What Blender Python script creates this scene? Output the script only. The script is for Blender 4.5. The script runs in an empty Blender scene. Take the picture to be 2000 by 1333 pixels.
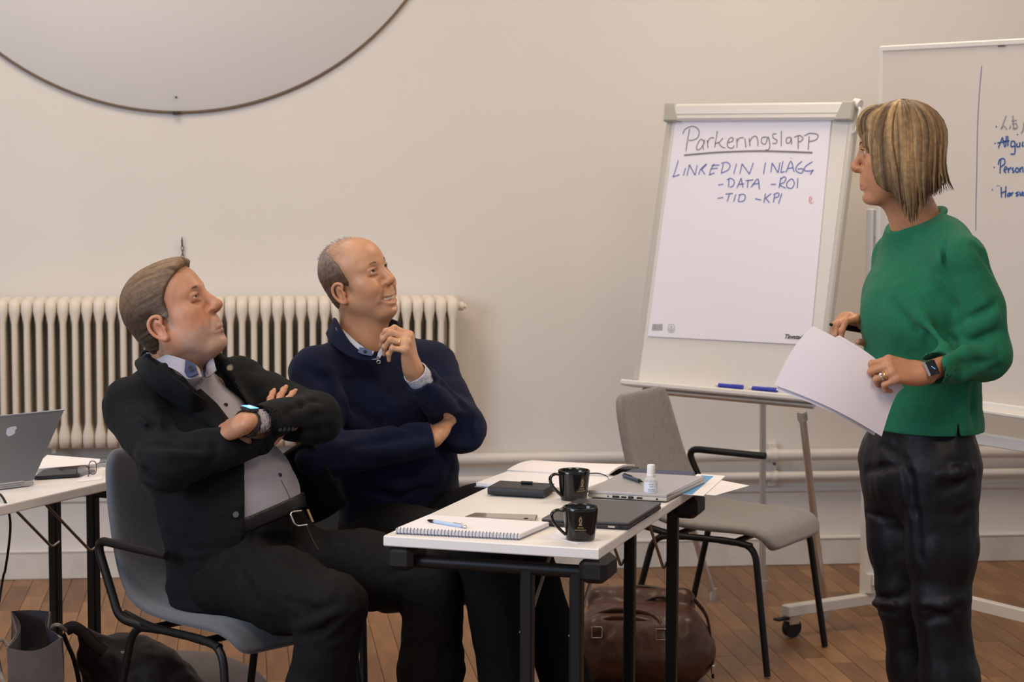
import bpy, math, random
import numpy as np
from mathutils import Vector, Matrix

# ---------------------------------------------------------------- camera
SC = bpy.context.scene
COL = SC.collection
FPX = 4200.0
CAM_H = 1.6
PITCH = math.atan((666.5 - 290) / FPX)
ROLL = 0.004
def _basis():
    c, s = math.cos(PITCH), math.sin(PITCH)
    f = np.array([0, c, -s]); u = np.array([0, s, c]); r = np.array([1.0, 0, 0])
    cr, sr = math.cos(ROLL), math.sin(ROLL)
    return r * cr + u * sr, u * cr - r * sr, f
CR, CU, CF = _basis()
CC = np.array([0, 0, CAM_H])
cam_data = bpy.data.cameras.new('camera')
cam = bpy.data.objects.new('camera', cam_data)
COL.objects.link(cam)
cam_data.sensor_width = 36.0
cam_data.lens = 36.0 * FPX / 2000.0
cam_data.clip_start = 0.05
cam_data.clip_end = 60
cam_data.dof.use_dof = True
cam_data.dof.focus_distance = 5.3
cam_data.dof.aperture_fstop = 6.3
cam.matrix_world = Matrix(((CR[0], CU[0], -CF[0], CC[0]), (CR[1], CU[1], -CF[1], CC[1]), (CR[2], CU[2], -CF[2], CC[2]), (0, 0, 0, 1)))
SC.camera = cam
SC.view_settings.view_transform = 'Standard'
SC.view_settings.look = 'None'
SC.view_settings.gamma = 1.0
SC.view_settings.use_curve_mapping = False
SC.view_settings.exposure = 0.26

# ---------------------------------------------------------------- world and lights
world = bpy.data.worlds.new('world'); SC.world = world
world.use_nodes = True
bg = world.node_tree.nodes['Background']
bg.inputs['Color'].default_value = (0.82, 0.84, 0.93, 1)
bg.inputs['Strength'].default_value = 0.40

def area(name, loc, target, sx, sy, power, color):
    d = bpy.data.lights.new(name, 'AREA'); d.shape = 'RECTANGLE'; d.size = sx; d.size_y = sy
    d.energy = power; d.color = color
    o = bpy.data.objects.new(name, d); COL.objects.link(o)
    o.location = loc
    o.rotation_euler = (Vector(target) - Vector(loc)).to_track_quat('-Z', 'Y').to_euler()
    return o
WARM = (1.0, 0.80, 0.60)
DAY = (0.62, 0.78, 1.0)
area('ceiling_lamp', (-1.6, 6.4, 3.35), (-1.6, 6.4, 0), 1.2, 1.2, 26, WARM)
area('ceiling_lamp', (1.3, 6.6, 3.35), (1.3, 6.6, 0), 1.2, 1.2, 34, WARM)
area('ceiling_lamp', (-1.2, 3.4, 3.35), (-1.2, 3.4, 0), 1.2, 1.2, 36, WARM)
area('ceiling_lamp', (1.5, 3.4, 3.35), (1.5, 3.4, 0), 1.2, 1.2, 30, WARM)
area('window_daylight', (-3.9, 2.6, 2.1), (0.6, 5.4, 1.1), 2.6, 1.9, 130, DAY)

# ---------------------------------------------------------------- pixel helpers (2000 x 1333 frame)
def ray(px, py):
    return CR * ((px - 1000) / FPX) + CU * (-(py - 666.5) / FPX) + CF
def P(px, py, y):
    d = ray(px, py)
    return CC + d * (y / d[1])
def PZ(px, py, z):
    d = ray(px, py)
    return CC + d * ((z - CAM_H) / d[2])
def PPL(px, py, o, n):
    d = ray(px, py)
    return CC + d * (np.dot(np.asarray(o) - CC, n) / np.dot(d, n))
def nrm(v):
    v = np.asarray(v, float)
    return v / (np.linalg.norm(v) + 1e-12)
A = lambda *v: np.array(v, float)

# ---------------------------------------------------------------- materials
MATS = {}
def mat(name, col=(0.8, 0.8, 0.8), rough=0.5, metal=0.0, var=0.0, vscale=20.0, bump=0.0, bscale=200.0, stretch=None,
        sheen=0.0, coat=0.0, sss=0.0, attr=False, trans=0.0, emit=None, estr=0.0, alpha=1.0, spec=0.5, ior=1.45, coord='Object'):
    if name in MATS: return MATS[name]
    m = bpy.data.materials.new(name); m.use_nodes = True
    nt = m.node_tree; b = nt.nodes['Principled BSDF']
    c4 = (col[0], col[1], col[2], 1)
    b.inputs['Base Color'].default_value = c4
    b.inputs['Roughness'].default_value = rough
    b.inputs['Metallic'].default_value = metal
    b.inputs['Specular IOR Level'].default_value = spec
    b.inputs['IOR'].default_value = ior
    if sheen: b.inputs['Sheen Weight'].default_value = sheen; b.inputs['Sheen Roughness'].default_value = 0.5
    if coat: b.inputs['Coat Weight'].default_value = coat; b.inputs['Coat Roughness'].default_value = 0.08
    if sss:
        b.inputs['Subsurface Weight'].default_value = sss
        b.inputs['Subsurface Radius'].default_value = (1.0, 0.35, 0.2)
        b.inputs['Subsurface Scale'].default_value = 0.006
    if trans: b.inputs['Transmission Weight'].default_value = trans
    if emit: b.inputs['Emission Color'].default_value = (*emit, 1); b.inputs['Emission Strength'].default_value = estr
    if alpha < 1: b.inputs['Alpha'].default_value = alpha
    src = None
    if attr:
        a = nt.nodes.new('ShaderNodeAttribute'); a.attribute_name = 'Col'; src = a.outputs['Color']
    tc = None
    def coords():
        t = nt.nodes.new('ShaderNodeTexCoord'); mp = nt.nodes.new('ShaderNodeMapping')
        nt.links.new(t.outputs[coord], mp.inputs['Vector'])
        if stretch: mp.inputs['Scale'].default_value = stretch
        return mp.outputs['Vector']
    if var or bump: tc = coords()
    if var:
        n = nt.nodes.new('ShaderNodeTexNoise'); n.inputs['Scale'].default_value = vscale; n.inputs['Detail'].default_value = 5
        nt.links.new(tc, n.inputs['Vector'])
        r = nt.nodes.new('ShaderNodeMapRange'); r.inputs['From Min'].default_value = 0.3; r.inputs['From Max'].default_value = 0.7
        r.inputs['To Min'].default_value = 1 - var; r.inputs['To Max'].default_value = 1 + var
        nt.links.new(n.outputs['Fac'], r.inputs['Value'])
        mx = nt.nodes.new('ShaderNodeVectorMath'); mx.operation = 'SCALE'
        if src: nt.links.new(src, mx.inputs[0])
        else: mx.inputs[0].default_value = col[:3]
        nt.links.new(r.outputs['Result'], mx.inputs['Scale'])
        src = mx.outputs['Vector']
    if src: nt.links.new(src, b.inputs['Base Color'])
    if bump:
        n = nt.nodes.new('ShaderNodeTexNoise'); n.inputs['Scale'].default_value = bscale; n.inputs['Detail'].default_value = 3
        nt.links.new(tc, n.inputs['Vector'])
        bp = nt.nodes.new('ShaderNodeBump'); bp.inputs['Strength'].default_value = bump; bp.inputs['Distance'].default_value = 0.002
        nt.links.new(n.outputs['Fac'], bp.inputs['Height']); nt.links.new(bp.outputs['Normal'], b.inputs['Normal'])
    MATS[name] = m
    return m

# ---------------------------------------------------------------- mesh builder
class MB:
    def __init__(self): self.v = []; self.f = []; self.sm = []
    def add(self, vs, fs, smooth=True):
        o = len(self.v); self.v.extend([tuple(float(c) for c in p) for p in vs])
        for f in fs: self.f.append(tuple(i + o for i in f)); self.sm.append(smooth)
        return self
    def box(self, c, h, R=None, bev=0.0):
        # box of half sizes h, optionally with chamfered edges
        c = np.asarray(c, float); R = np.eye(3) if R is None else np.asarray(R, float)
        hx, hy, hz = h; b = min(bev, hx * .9, hy * .9, hz * .9)
        if b <= 0:
            vs = [A(sx * hx, sy * hy, sz * hz) for sx in (-1, 1) for sy in (-1, 1) for sz in (-1, 1)]
            fs = [(0, 1, 3, 2), (4, 6, 7, 5), (0, 4, 5, 1), (2, 3, 7, 6), (0, 2, 6, 4), (1, 5, 7, 3)]
        else:
            # octagonal-ish loft: stack of rounded rectangles along z
            def ring(ix, iy, z, k):
                r = []
                for (sx, sy) in ((1, 1), (-1, 1), (-1, -1), (1, -1)):
                    a = A(sx * ix, sy * (iy - k), z); d = A(sx * (ix - k), sy * iy, z)
                    r += [a, d] if sx * sy > 0 else [d, a]
                return r
            rs = [ring(hx - b, hy - b, -hz, b * .6), ring(hx, hy, -hz + b, b), ring(hx, hy, hz - b, b), ring(hx - b, hy - b, hz, b * .6)]
            vs = [p for r in rs for p in r]; fs = []
            for k in range(3):
                for i in range(8):
                    j = (i + 1) % 8; fs.append((k * 8 + i, k * 8 + j, k * 8 + 8 + j, k * 8 + 8 + i))
            fs.append(tuple(range(7, -1, -1))); fs.append(tuple(range(24, 32)))
        return self.add([c + R @ p for p in vs], fs, False)
    def tube(self, pts, r, n=10, cap=True, closed=False, flat=None):
        pts = [np.asarray(p, float) for p in pts]; m = len(pts)
        rr = r if isinstance(r, (list, tuple, np.ndarray)) else [r] * m
        tans = []
        for i in range(m):
            if closed: t = pts[(i + 1) % m] - pts[i - 1]
            else: t = pts[min(i + 1, m - 1)] - pts[max(i - 1, 0)]
            tans.append(nrm(t))
        up = A(0, 0, 1) if abs(tans[0][2]) < .9 else A(1, 0, 0)
        if flat is not None: up = np.asarray(flat, float)
        nx = nrm(np.cross(up, tans[0])); rings = []
        for i in range(m):
            nx = nrm(nx - tans[i] * np.dot(nx, tans[i])); ny = np.cross(tans[i], nx)
            ri = rr[i]; ra, rb = (ri if isinstance(ri, (tuple, list)) else (ri, ri))
            rings.append([pts[i] + nx * (ra * math.cos(2 * math.pi * k / n)) + ny * (rb * math.sin(2 * math.pi * k / n)) for k in range(n)])
        vs = [p for q in rings for p in q]; fs = []
        for i in range(m if closed else m - 1):
            i2 = (i + 1) % m
            for k in range(n):
                k2 = (k + 1) % n; fs.append((i * n + k, i * n + k2, i2 * n + k2, i2 * n + k))
        self.add(vs, fs, True)
        if cap and not closed:
            self.add(rings[0], [tuple(range(n - 1, -1, -1))], False); self.add(rings[-1], [tuple(range(n))], False)
        return self
    def lathe(self, c, prof, n=32, ax=(0, 0, 1), ex=None):
        az = nrm(ax); e1 = nrm(np.cross(az, A(0, 1, 0) if abs(az[1]) < .9 else A(1, 0, 0))) if ex is None else nrm(ex)
        e2 = np.cross(az, e1); c = np.asarray(c, float); vs = []; fs = []
        for (r, z) in prof:
            for k in range(n):
                t = 2 * math.pi * k / n; vs.append(c + az * z + e1 * (r * math.cos(t)) + e2 * (r * math.sin(t)))
        for i in range(len(prof) - 1):
            for k in range(n):
                k2 = (k + 1) % n; fs.append((i * n + k, i * n + k2, i * n + n + k2, i * n + n + k))
        return self.add(vs, fs, True)
    def slab(self, poly, up, t, bev=0.0):
        # polygon (3-D points, counter-clockwise seen from +up) thickened downwards by t
        up = nrm(up); n = len(poly); poly = [np.asarray(p, float) for p in poly]; cen = sum(poly) / n
        if bev > 0:
            ins = [p + nrm(cen - p) * bev for p in poly]
            rings = [ins, [p - up * bev for p in poly], [p - up * (t - bev) for p in poly], [p - up * t for p in ins]]
        else: rings = [poly, [p - up * t for p in poly]]
        vs = [p for r in rings for p in r]; fs = []
        for k in range(len(rings) - 1):
            for i in range(n):
                j = (i + 1) % n; fs.append((k * n + i, (k + 1) * n + i, (k + 1) * n + j, k * n + j))
        fs.append(tuple(range(n))); fs.append(tuple(range((len(rings) - 1) * n + n - 1, (len(rings) - 1) * n - 1, -1)))
        return self.add(vs, fs, False)
    def grid(self, g, thick=0.0, weld=False, smooth=True):
        # g: rows x cols of points; optionally thickened along the surface normal
        g = np.asarray(g, float); a, b = g.shape[:2]
        du = np.gradient(g, axis=0); dv = np.gradient(g, axis=1); nn = np.cross(du, dv); nn /= (np.linalg.norm(nn, axis=2, keepdims=True) + 1e-12)
        vs = list(g.reshape(-1, 3)); fs = []
        q = lambda i, j: i * b + j
        for i in range(a - 1):
            for j in range(b - 1): fs.append((q(i, j), q(i + 1, j), q(i + 1, j + 1), q(i, j + 1)))
        if thick:
            o = a * b; vs += list((g - nn * thick).reshape(-1, 3))
            for i in range(a - 1):
                for j in range(b - 1): fs.append((o + q(i, j), o + q(i, j + 1), o + q(i + 1, j + 1), o + q(i + 1, j)))
            rim = []
            for i in range(a - 1):
                rim.append((q(i, 0), o + q(i, 0), o + q(i + 1, 0), q(i + 1, 0))); rim.append((q(i, b - 1), q(i + 1, b - 1), o + q(i + 1, b - 1), o + q(i, b - 1)))
            for j in range(b - 1):
                rim.append((q(0, j), q(0, j + 1), o + q(0, j + 1), o + q(0, j))); rim.append((q(a - 1, j), o + q(a - 1, j), o + q(a - 1, j + 1), q(a - 1, j + 1)))
            if weld: fs += rim
            else:
                for r in rim: self.add([vs[k] for k in r], [(0, 1, 2, 3)], False)
        return self.add(vs, fs, smooth)
    def ell(self, c, r, R=None, n=16, m=10):
        R = np.eye(3) if R is None else R; vs = []; fs = []; c = np.asarray(c, float)
        for i in range(m + 1):
            ph = math.pi * i / m
            for k in range(n):
                t = 2 * math.pi * k / n
                vs.append(c + R @ A(r[0] * math.sin(ph) * math.cos(t), r[1] * math.sin(ph) * math.sin(t), -r[2] * math.cos(ph)))
        for i in range(m):
            for k in range(n):
                k2 = (k + 1) % n; fs.append((i * n + k, i * n + k2, i * n + n + k2, i * n + n + k))
        return self.add(vs, fs, True)

def from_mb(name, mb, org=(0, 0, 0)):
    me = bpy.data.meshes.new(name)
    v = np.asarray(mb.v, float) - np.asarray(org, float)
    me.from_pydata([tuple(p) for p in v], [], mb.f)
    me.polygons.foreach_set('use_smooth', mb.sm)
    me.validate(); me.update()
    return me

ORG = {}
def tag(o, label=None, cat=None, group=None, kind=None):
    if label: o['label'] = label
    if cat: o['category'] = cat
    if group: o['group'] = group
    if kind: o['kind'] = kind
    return o
def thing(name, loc, label, cat, group=None, rz=0.0):
    o = bpy.data.objects.new(name, None); COL.objects.link(o)
    o.empty_display_size = 0.05
    o.location = tuple(float(c) for c in loc); o.rotation_euler = (0, 0, rz)
    ORG[o.name] = np.asarray(loc, float) if rz == 0 else None
    return tag(o, label, cat, group)
def mk(name, mb, m, parent=None, local=False, org=None, **kw):
    """one mesh object; world coordinates are shifted to the origin of its top-level thing unless local"""
    if parent is not None:
        og = ORG.get(parent.name)
        og = np.zeros(3) if (local or og is None) else og
    else:
        og = np.zeros(3) if org is None else np.asarray(org, float)
    me = from_mb(name, mb, og) if isinstance(mb, MB) else mb
    o = bpy.data.objects.new(name, me); COL.objects.link(o)
    if m is not None: me.materials.clear(); me.materials.append(m)
    if parent is not None:
        o.parent = parent; ORG[o.name] = og
    else:
        o.location = tuple(og); ORG[o.name] = og
    return tag(o, **kw)
def dup(root, loc, rz=None, label=None, group=None):
    r = root.copy(); COL.objects.link(r); r.location = tuple(float(c) for c in loc)
    if rz is not None: r.rotation_euler = (0, 0, rz)
    if label: r['label'] = label
    if group: r['group'] = group
    for ch in list(root.children):
        c = ch.copy(); COL.objects.link(c); c.parent = r
        for g in list(ch.children):
            d = g.copy(); COL.objects.link(d); d.parent = c
    return r
def rotz(a):
    c, s = math.cos(a), math.sin(a)
    return np.array([[c, -s, 0], [s, c, 0], [0, 0, 1.0]])
def bez(pts, n=8):
    """Catmull-Rom through the points"""
    p = [np.asarray(q, float) for q in pts]; out = []
    for i in range(len(p) - 1):
        a = p[i - 1] if i > 0 else 2 * p[0] - p[1]; b = p[i]; c = p[i + 1]; d = p[i + 2] if i + 2 < len(p) else 2 * p[-1] - p[-2]
        for k in range(n):
            t = k / n
            out.append(.5 * ((2 * b) + (-a + c) * t + (2 * a - 5 * b + 4 * c - d) * t * t + (-a + 3 * b - 3 * c + d) * t ** 3))
    out.append(p[-1]); return out
def fillet(pts, rad, n=6):
    """polyline with rounded corners"""
    p = [np.asarray(q, float) for q in pts]; out = [p[0]]
    for i in range(1, len(p) - 1):
        d0 = nrm(p[i - 1] - p[i]); d1 = nrm(p[i + 1] - p[i])
        r = min(rad, np.linalg.norm(p[i - 1] - p[i]) * .45, np.linalg.norm(p[i + 1] - p[i]) * .45)
        a, b = p[i] + d0 * r, p[i] + d1 * r
        for k in range(n + 1):
            t = k / n; out.append((1 - t) ** 2 * a + 2 * t * (1 - t) * p[i] + t * t * b)
    out.append(p[-1]); return out

# ---------------------------------------------------------------- implicit-surface modelling (smooth unions, meshed by surface nets)
F32 = np.float32
def smin(a, b, k):
    if k <= 0: return np.minimum(a, b)
    h = np.maximum(k - np.abs(a - b), 0) / k
    return np.minimum(a, b) - h * h * (k * .25)
def smax(a, b, k): return -smin(-a, -b, k)
def _len(v): return np.sqrt(np.einsum('ij,ij->i', v, v))
def f_cone(a, b, ra, rb):
    a = np.asarray(a, F32); ba = np.asarray(b, F32) - a; l2 = float(ba @ ba) + 1e-12
    def f(p):
        pa = p - a; t = np.clip((pa @ ba) / l2, 0, 1)
        return _len(pa - t[:, None] * ba) - (ra + (rb - ra) * t)
    return f
def f_ell(c, r, R=None):
    c = np.asarray(c, F32); r = np.asarray(r, F32); R = np.eye(3, dtype=F32) if R is None else np.asarray(R, F32)
    def f(p):
        q = (p - c) @ R
        k0 = _len(q / r); k1 = _len(q / (r * r))
        return np.where(k1 < 1e-6, -r.min(), k0 * (k0 - 1) / np.maximum(k1, 1e-6))
    return f
def f_ecap(a, b, wa, wb, side):
    """limb with elliptical section: (half width along side, half depth) at each end"""
    a = np.asarray(a, F32); ba = np.asarray(b, F32) - a; L = float(np.linalg.norm(ba)); ax = (ba / L).astype(F32)
    s = np.asarray(side, float); s = nrm(s - ax * np.dot(s, ax)).astype(F32); fr = np.cross(ax, s).astype(F32)
    def f(p):
        pa = p - a; t = np.clip((pa @ ax) / L, 0, 1)
        v = pa - (t * L)[:, None] * ax
        w = wa[0] + (wb[0] - wa[0]) * t; d = wa[1] + (wb[1] - wa[1]) * t; m = np.minimum(w, d)
        x = v @ s; y = v @ fr; z = v @ ax
        k0 = np.sqrt((x / w) ** 2 + (y / d) ** 2 + (z / m) ** 2); k1 = np.sqrt((x / w ** 2) ** 2 + (y / d ** 2) ** 2 + (z / m ** 2) ** 2)
        return np.where(k1 < 1e-6, -m, k0 * (k0 - 1) / np.maximum(k1, 1e-6))
    return f
def f_box(c, h, R=None, r=0.0):
    c = np.asarray(c, F32); h = np.asarray(h, F32) - r; R = np.eye(3, dtype=F32) if R is None else np.asarray(R, F32)
    def f(p):
        q = np.abs((p - c) @ R) - h
        return _len(np.maximum(q, 0)) + np.minimum(q.max(1), 0) - r
    return f
def f_cyl(a, b, r0, r1):
    a = np.asarray(a, F32); ba = np.asarray(b, F32) - a; L = float(np.linalg.norm(ba)); ax = (ba / L).astype(F32)
    def f(p):
        pa = p - a; z = pa @ ax; t = np.clip(z / L, 0, 1); rad = _len(pa - z[:, None] * ax) - (r0 + (r1 - r0) * t)
        return np.maximum(rad, np.maximum(-z, z - L))
    return f
def f_plane(o, n):
    n = nrm(n).astype(F32); o = np.asarray(o, F32)
    return lambda p: (p - o) @ n
def sd_poly(x, y, poly):
    poly = np.asarray(poly, F32); d = np.full(x.shape, 1e9, F32); s = np.ones(x.shape, bool); n = len(poly)
    for i in range(n):
        ax, ay = poly[i]; bx, by = poly[i - 1]; ex, ey = bx - ax, by - ay
        wx, wy = x - ax, y - ay; t = np.clip((wx * ex + wy * ey) / (ex * ex + ey * ey + 1e-12), 0, 1)
        d = np.minimum(d, (wx - ex * t) ** 2 + (wy - ey * t) ** 2)
        c1 = y >= ay; c2 = y < by; c3 = ex * wy > ey * wx
        s ^= (c1 & c2 & c3) | (~c1 & ~c2 & ~c3)
    return np.sqrt(d) * np.where(s, 1, -1).astype(F32)
def f_prism(poly, o, ex, ey, z0, z1):
    o = np.asarray(o, F32); ex = nrm(ex).astype(F32); ey = nrm(ey).astype(F32); ez = np.cross(ex, ey).astype(F32)
    def f(p):
        q = p - o; z = q @ ez
        return np.maximum(sd_poly(q @ ex, q @ ey, poly), np.maximum(z0 - z, z - z1))
    return f
def vnoise(p, seed=0):
    """cheap smooth value noise in [-1, 1]"""
    p = np.asarray(p, np.float64) + 1000.0; i = np.floor(p).astype(np.int64); f = p - i; u = f * f * (3 - 2 * f)
    def h(dx, dy, dz):
        n = (i[:, 0] + dx) * 73856093 ^ (i[:, 1] + dy) * 19349663 ^ (i[:, 2] + dz) * 83492791 ^ (seed * 2654435761)
        n = (n ^ (n >> 13)) * 1274126177 & 0x7fffffff; n = (n ^ (n >> 11)) * 668265263 & 0x7fffffff
        return (n & 0xffff) / 32767.5 - 1
    x = u[:, 0]; y = u[:, 1]; z = u[:, 2]
    c00 = h(0, 0, 0) * (1 - x) + h(1, 0, 0) * x; c10 = h(0, 1, 0) * (1 - x) + h(1, 1, 0) * x
    c01 = h(0, 0, 1) * (1 - x) + h(1, 0, 1) * x; c11 = h(0, 1, 1) * (1 - x) + h(1, 1, 1) * x
    return ((c00 * (1 - y) + c10 * y) * (1 - z) + (c01 * (1 - y) + c11 * y) * z).astype(F32)

class SDF:
    def __init__(self): self.ops = []
    def u(self, f, k=0.01): self.ops.append(('u', f, k)); return self
    def s(self, f, k=0.0): self.ops.append(('s', f, k)); return self
    def i(self, f, k=0.0): self.ops.append(('i', f, k)); return self
    def d(self, f): self.ops.append(('d', f, 0)); return self           # displacement field added to the distance
    def cone(self, a, b, ra, rb, k=0.01): return self.u(f_cone(a, b, ra, rb), k)
    def chain(self, pts, rs, k=0.01):
        for i in range(len(pts) - 1): self.cone(pts[i], pts[i + 1], rs[i], rs[i + 1], k)
        return self
    def ell(self, c, r, R=None, k=0.01): return self.u(f_ell(c, r, R), k)
    def ecap(self, a, b, wa, wb, side, k=0.02): return self.u(f_ecap(a, b, wa, wb, side), k)
    def box(self, c, h, R=None, r=0.0, k=0.0): return self.u(f_box(c, h, R, r), k)
    def ev(self, p, sel=None):
        d = np.full(len(p), 9.0, F32)
        for n, (op, f, k) in enumerate(self.ops):
            if sel is not None and not sel[n]: continue
            if op == 'u': d = smin(d, f(p), k)
            elif op == 's': d = smax(d, -f(p), k)
            elif op == 'i': d = smax(d, f(p), k)
            else: d = d + f(p)
        return d
    def inc(self, other): self.ops += list(other.ops); return self
    def f(self, off=0.0): return lambda p: self.ev(p) - off
    def mesh(self, lo, hi, h, B=16):
        """surface nets on the blocks that hold the surface; returns (verts, quads)"""
        lo = np.asarray(lo, float); hi = np.asarray(hi, float); nb = np.ceil((hi - lo) / (h * B)).astype(int) + 1
        gi = np.stack(np.meshgrid(*[np.arange(n) for n in nb], indexing='ij'), -1).reshape(-1, 3)
        cen = (lo + (gi + .5) * (h * B)).astype(F32); R = h * B * .5 * math.sqrt(3)
        n = len(self.ops); d = np.full(len(cen), 9.0, F32); rel = np.ones((n, len(cen)), bool)
        for a, (op, f, k) in enumerate(self.ops):
            v = f(cen)
            if op == 'u': rel[a] = v < R * 2.4 + 2 * k + .006; d = smin(d, v, k)
            elif op == 's': rel[a] = v < R * 2.4 + 2 * k + .006; d = smax(d, -v, k)
            elif op == 'i': rel[a] = v > -R * 2.4 - 2 * k - .006; d = smax(d, v, k)
            else: d = d + v
        act = np.where(np.abs(d) < R * 2.0 + .015)[0]
        s = np.arange(B + 1); loc = np.stack(np.meshgrid(s, s, s, indexing='ij'), -1).reshape(-1, 3)
        N1 = nb * B + 4; key = lambda g: ((g[:, 0] + 2) * N1[1] + g[:, 1] + 2) * N1[2] + g[:, 2] + 2
        c8 = np.array([(x, y, z) for x in (0, 1) for y in (0, 1) for z in (0, 1)]); ed = [(0, 1), (2, 3), (4, 5), (6, 7), (0, 2), (1, 3), (4, 6), (5, 7), (0, 4), (1, 5), (2, 6), (3, 7)]
        V = []; K = []; Q = []
        for b in act:
            g0 = gi[b] * B
            p = (lo + (loc + g0) * h).astype(F32)
            D = self.ev(p, rel[:, b]).reshape(B + 1, B + 1, B + 1)
            S = D < 0
            if S.all() or not S.any(): continue
            cnt = sum(S[x:B + x, y:B + y, z:B + z].astype(np.int8) for x, y, z in c8)
            ci = np.argwhere((cnt > 0) & (cnt < 8))
            if len(ci):
                dv = np.stack([D[ci[:, 0] + x, ci[:, 1] + y, ci[:, 2] + z] for x, y, z in c8], 1)
                acc = np.zeros((len(ci), 3)); num = np.zeros(len(ci))
                for (e0, e1) in ed:
                    a0 = dv[:, e0]; a1 = dv[:, e1]; m = (a0 < 0) != (a1 < 0)
                    t = np.where(m, a0 / np.where(m, a0 - a1, 1), 0)
                    acc += np.where(m[:, None], c8[e0] + t[:, None] * (c8[e1] - c8[e0]), 0); num += m
                g = ci + g0
                V.append(lo + (g + acc / num[:, None]) * h); K.append(key(g))
            for ax in range(3):
                o1, o2 = [(1, 2), (2, 0), (0, 1)][ax]
                sl = [slice(0, B)] * 3; sh = list(sl); sh[ax] = slice(1, B + 1)
                s0 = S[tuple(sl)]; s1 = S[tuple(sh)]
                e = np.argwhere(s0 != s1)
                if not len(e): continue
                inside0 = s0[e[:, 0], e[:, 1], e[:, 2]]
                g = e + g0; u1 = np.zeros(3, int); u1[o1] = 1; u2 = np.zeros(3, int); u2[o2] = 1
                q = np.stack([key(g - u1 - u2), key(g - u2), key(g), key(g - u1)], 1)
                q[~inside0] = q[~inside0][:, ::-1]
                Q.append(q)
        V = np.concatenate(V); K = np.concatenate(K); Q = np.concatenate(Q)
        o = np.argsort(K); V = V[o]; K = K[o]
        ix = np.searchsorted(K, Q); ix = np.minimum(ix, len(K) - 1); ok = (K[ix] == Q).all(1)
        return V, ix[ok]

def np_mesh(name, V, Q, org=(0, 0, 0), col=None, smooth=True):
    me = bpy.data.meshes.new(name)
    me.vertices.add(len(V)); me.vertices.foreach_set('co', (np.asarray(V, float) - np.asarray(org, float)).astype(F32).ravel())
    me.loops.add(len(Q) * 4); me.loops.foreach_set('vertex_index', Q.astype(np.int32).ravel())
    me.polygons.add(len(Q)); me.polygons.foreach_set('loop_start', np.arange(0, len(Q) * 4, 4, dtype=np.int32))
    me.polygons.foreach_set('loop_total', np.full(len(Q), 4, np.int32))
    me.polygons.foreach_set('use_smooth', np.full(len(Q), smooth, bool))
    me.update(calc_edges=True)
    if col is not None:
        at = me.color_attributes.new('Col', 'FLOAT_COLOR', 'POINT')
        at.data.foreach_set('color', np.concatenate([col, np.ones((len(V), 1))], 1).astype(F32).ravel())
    return me
def keep_largest(V, Q):
    """drop stray islands"""
    n = len(V); par = np.arange(n)
    e = np.concatenate([Q[:, [0, 1]], Q[:, [1, 2]], Q[:, [2, 3]]])
    for _ in range(60):
        a = par[e[:, 0]]; b = par[e[:, 1]]; m = a != b
        if not m.any(): break
        e = e[m]; a = a[m]; b = b[m]; lo = np.minimum(a, b); hi = np.maximum(a, b)
        par[hi] = lo                      # hook larger roots under smaller ones
        while True:
            g = par[par]
            if (g == par).all(): break
            par = g
    cnt = np.bincount(par, minlength=n); kv = par == cnt.argmax(); ren = np.cumsum(kv) - 1
    return V[kv], ren[Q[kv[Q[:, 0]]]]
def sdf_obj(name, sd, lo, hi, h, m, parent=None, org=None, color=None, largest=False, **kw):
    V, Q = sd.mesh(lo, hi, h)
    if largest: V, Q = keep_largest(V, Q)
    og = ORG[parent.name] if parent is not None else np.asarray(org, float)
    me = np_mesh(name, V, Q, og, color(V) if color else None)
    return mk(name, me, m, parent, org=og, **kw)

# ================================================================ SETTING
WO = A(-1.895, 7.864, 0); WD = nrm(A(1, 0.1181, 0)); WN = A(WD[1], -WD[0], 0)   # back wall: origin, direction, normal towards the room
def Wp(px, py, off=0.0): return PPL(px, py, WO + WN * off, WN)
UP = A(0, 0, 1)
m_wall = mat('wall_plaster', (0.74, 0.70, 0.655), 0.85, var=0.025, vscale=1.3, bump=0.12, bscale=60)
m_trimw = mat('painted_trim', (0.70, 0.665, 0.63), 0.5, var=0.04, vscale=4, bump=0.1, bscale=30)
m_skirt = mat('skirting_paint', (0.62, 0.585, 0.54), 0.55, var=0.10, vscale=9, bump=0.25, bscale=40)
m_chip = mat('chipped_paint', (0.72, 0.69, 0.65), 0.7)
m_ceil = mat('ceiling_paint', (0.8, 0.78, 0.74), 0.9)

def along_wall(s, z, off): return WO + WD * s + WN * off + UP * z
def wall_bar(name, s0, s1, z0, z1, o0, o1, m, bev=0.004, **kw):
    R = np.stack([WD, -WN, UP], 1)
    c = along_wall((s0 + s1) / 2, (z0 + z1) / 2, (o0 + o1) / 2)
    return mk(name, MB().box(c, ((s1 - s0) / 2, (o1 - o0) / 2, (z1 - z0) / 2), R, bev), m, org=along_wall(s0, z0, o0), **kw)
wall_bar('wall_back', -2.4, 6.0, 0, 3.5, -0.15, 0.0, m_wall, 0, kind='structure')
mk('wall_left', MB().box((-4.3, 4.2, 1.75), (0.08, 3.7, 1.75)), m_wall, kind='structure')
mk('ceiling', MB().box((0.7, 4.2, 3.55), (5.2, 4.9, 0.05)), m_ceil, kind='structure')

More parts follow.
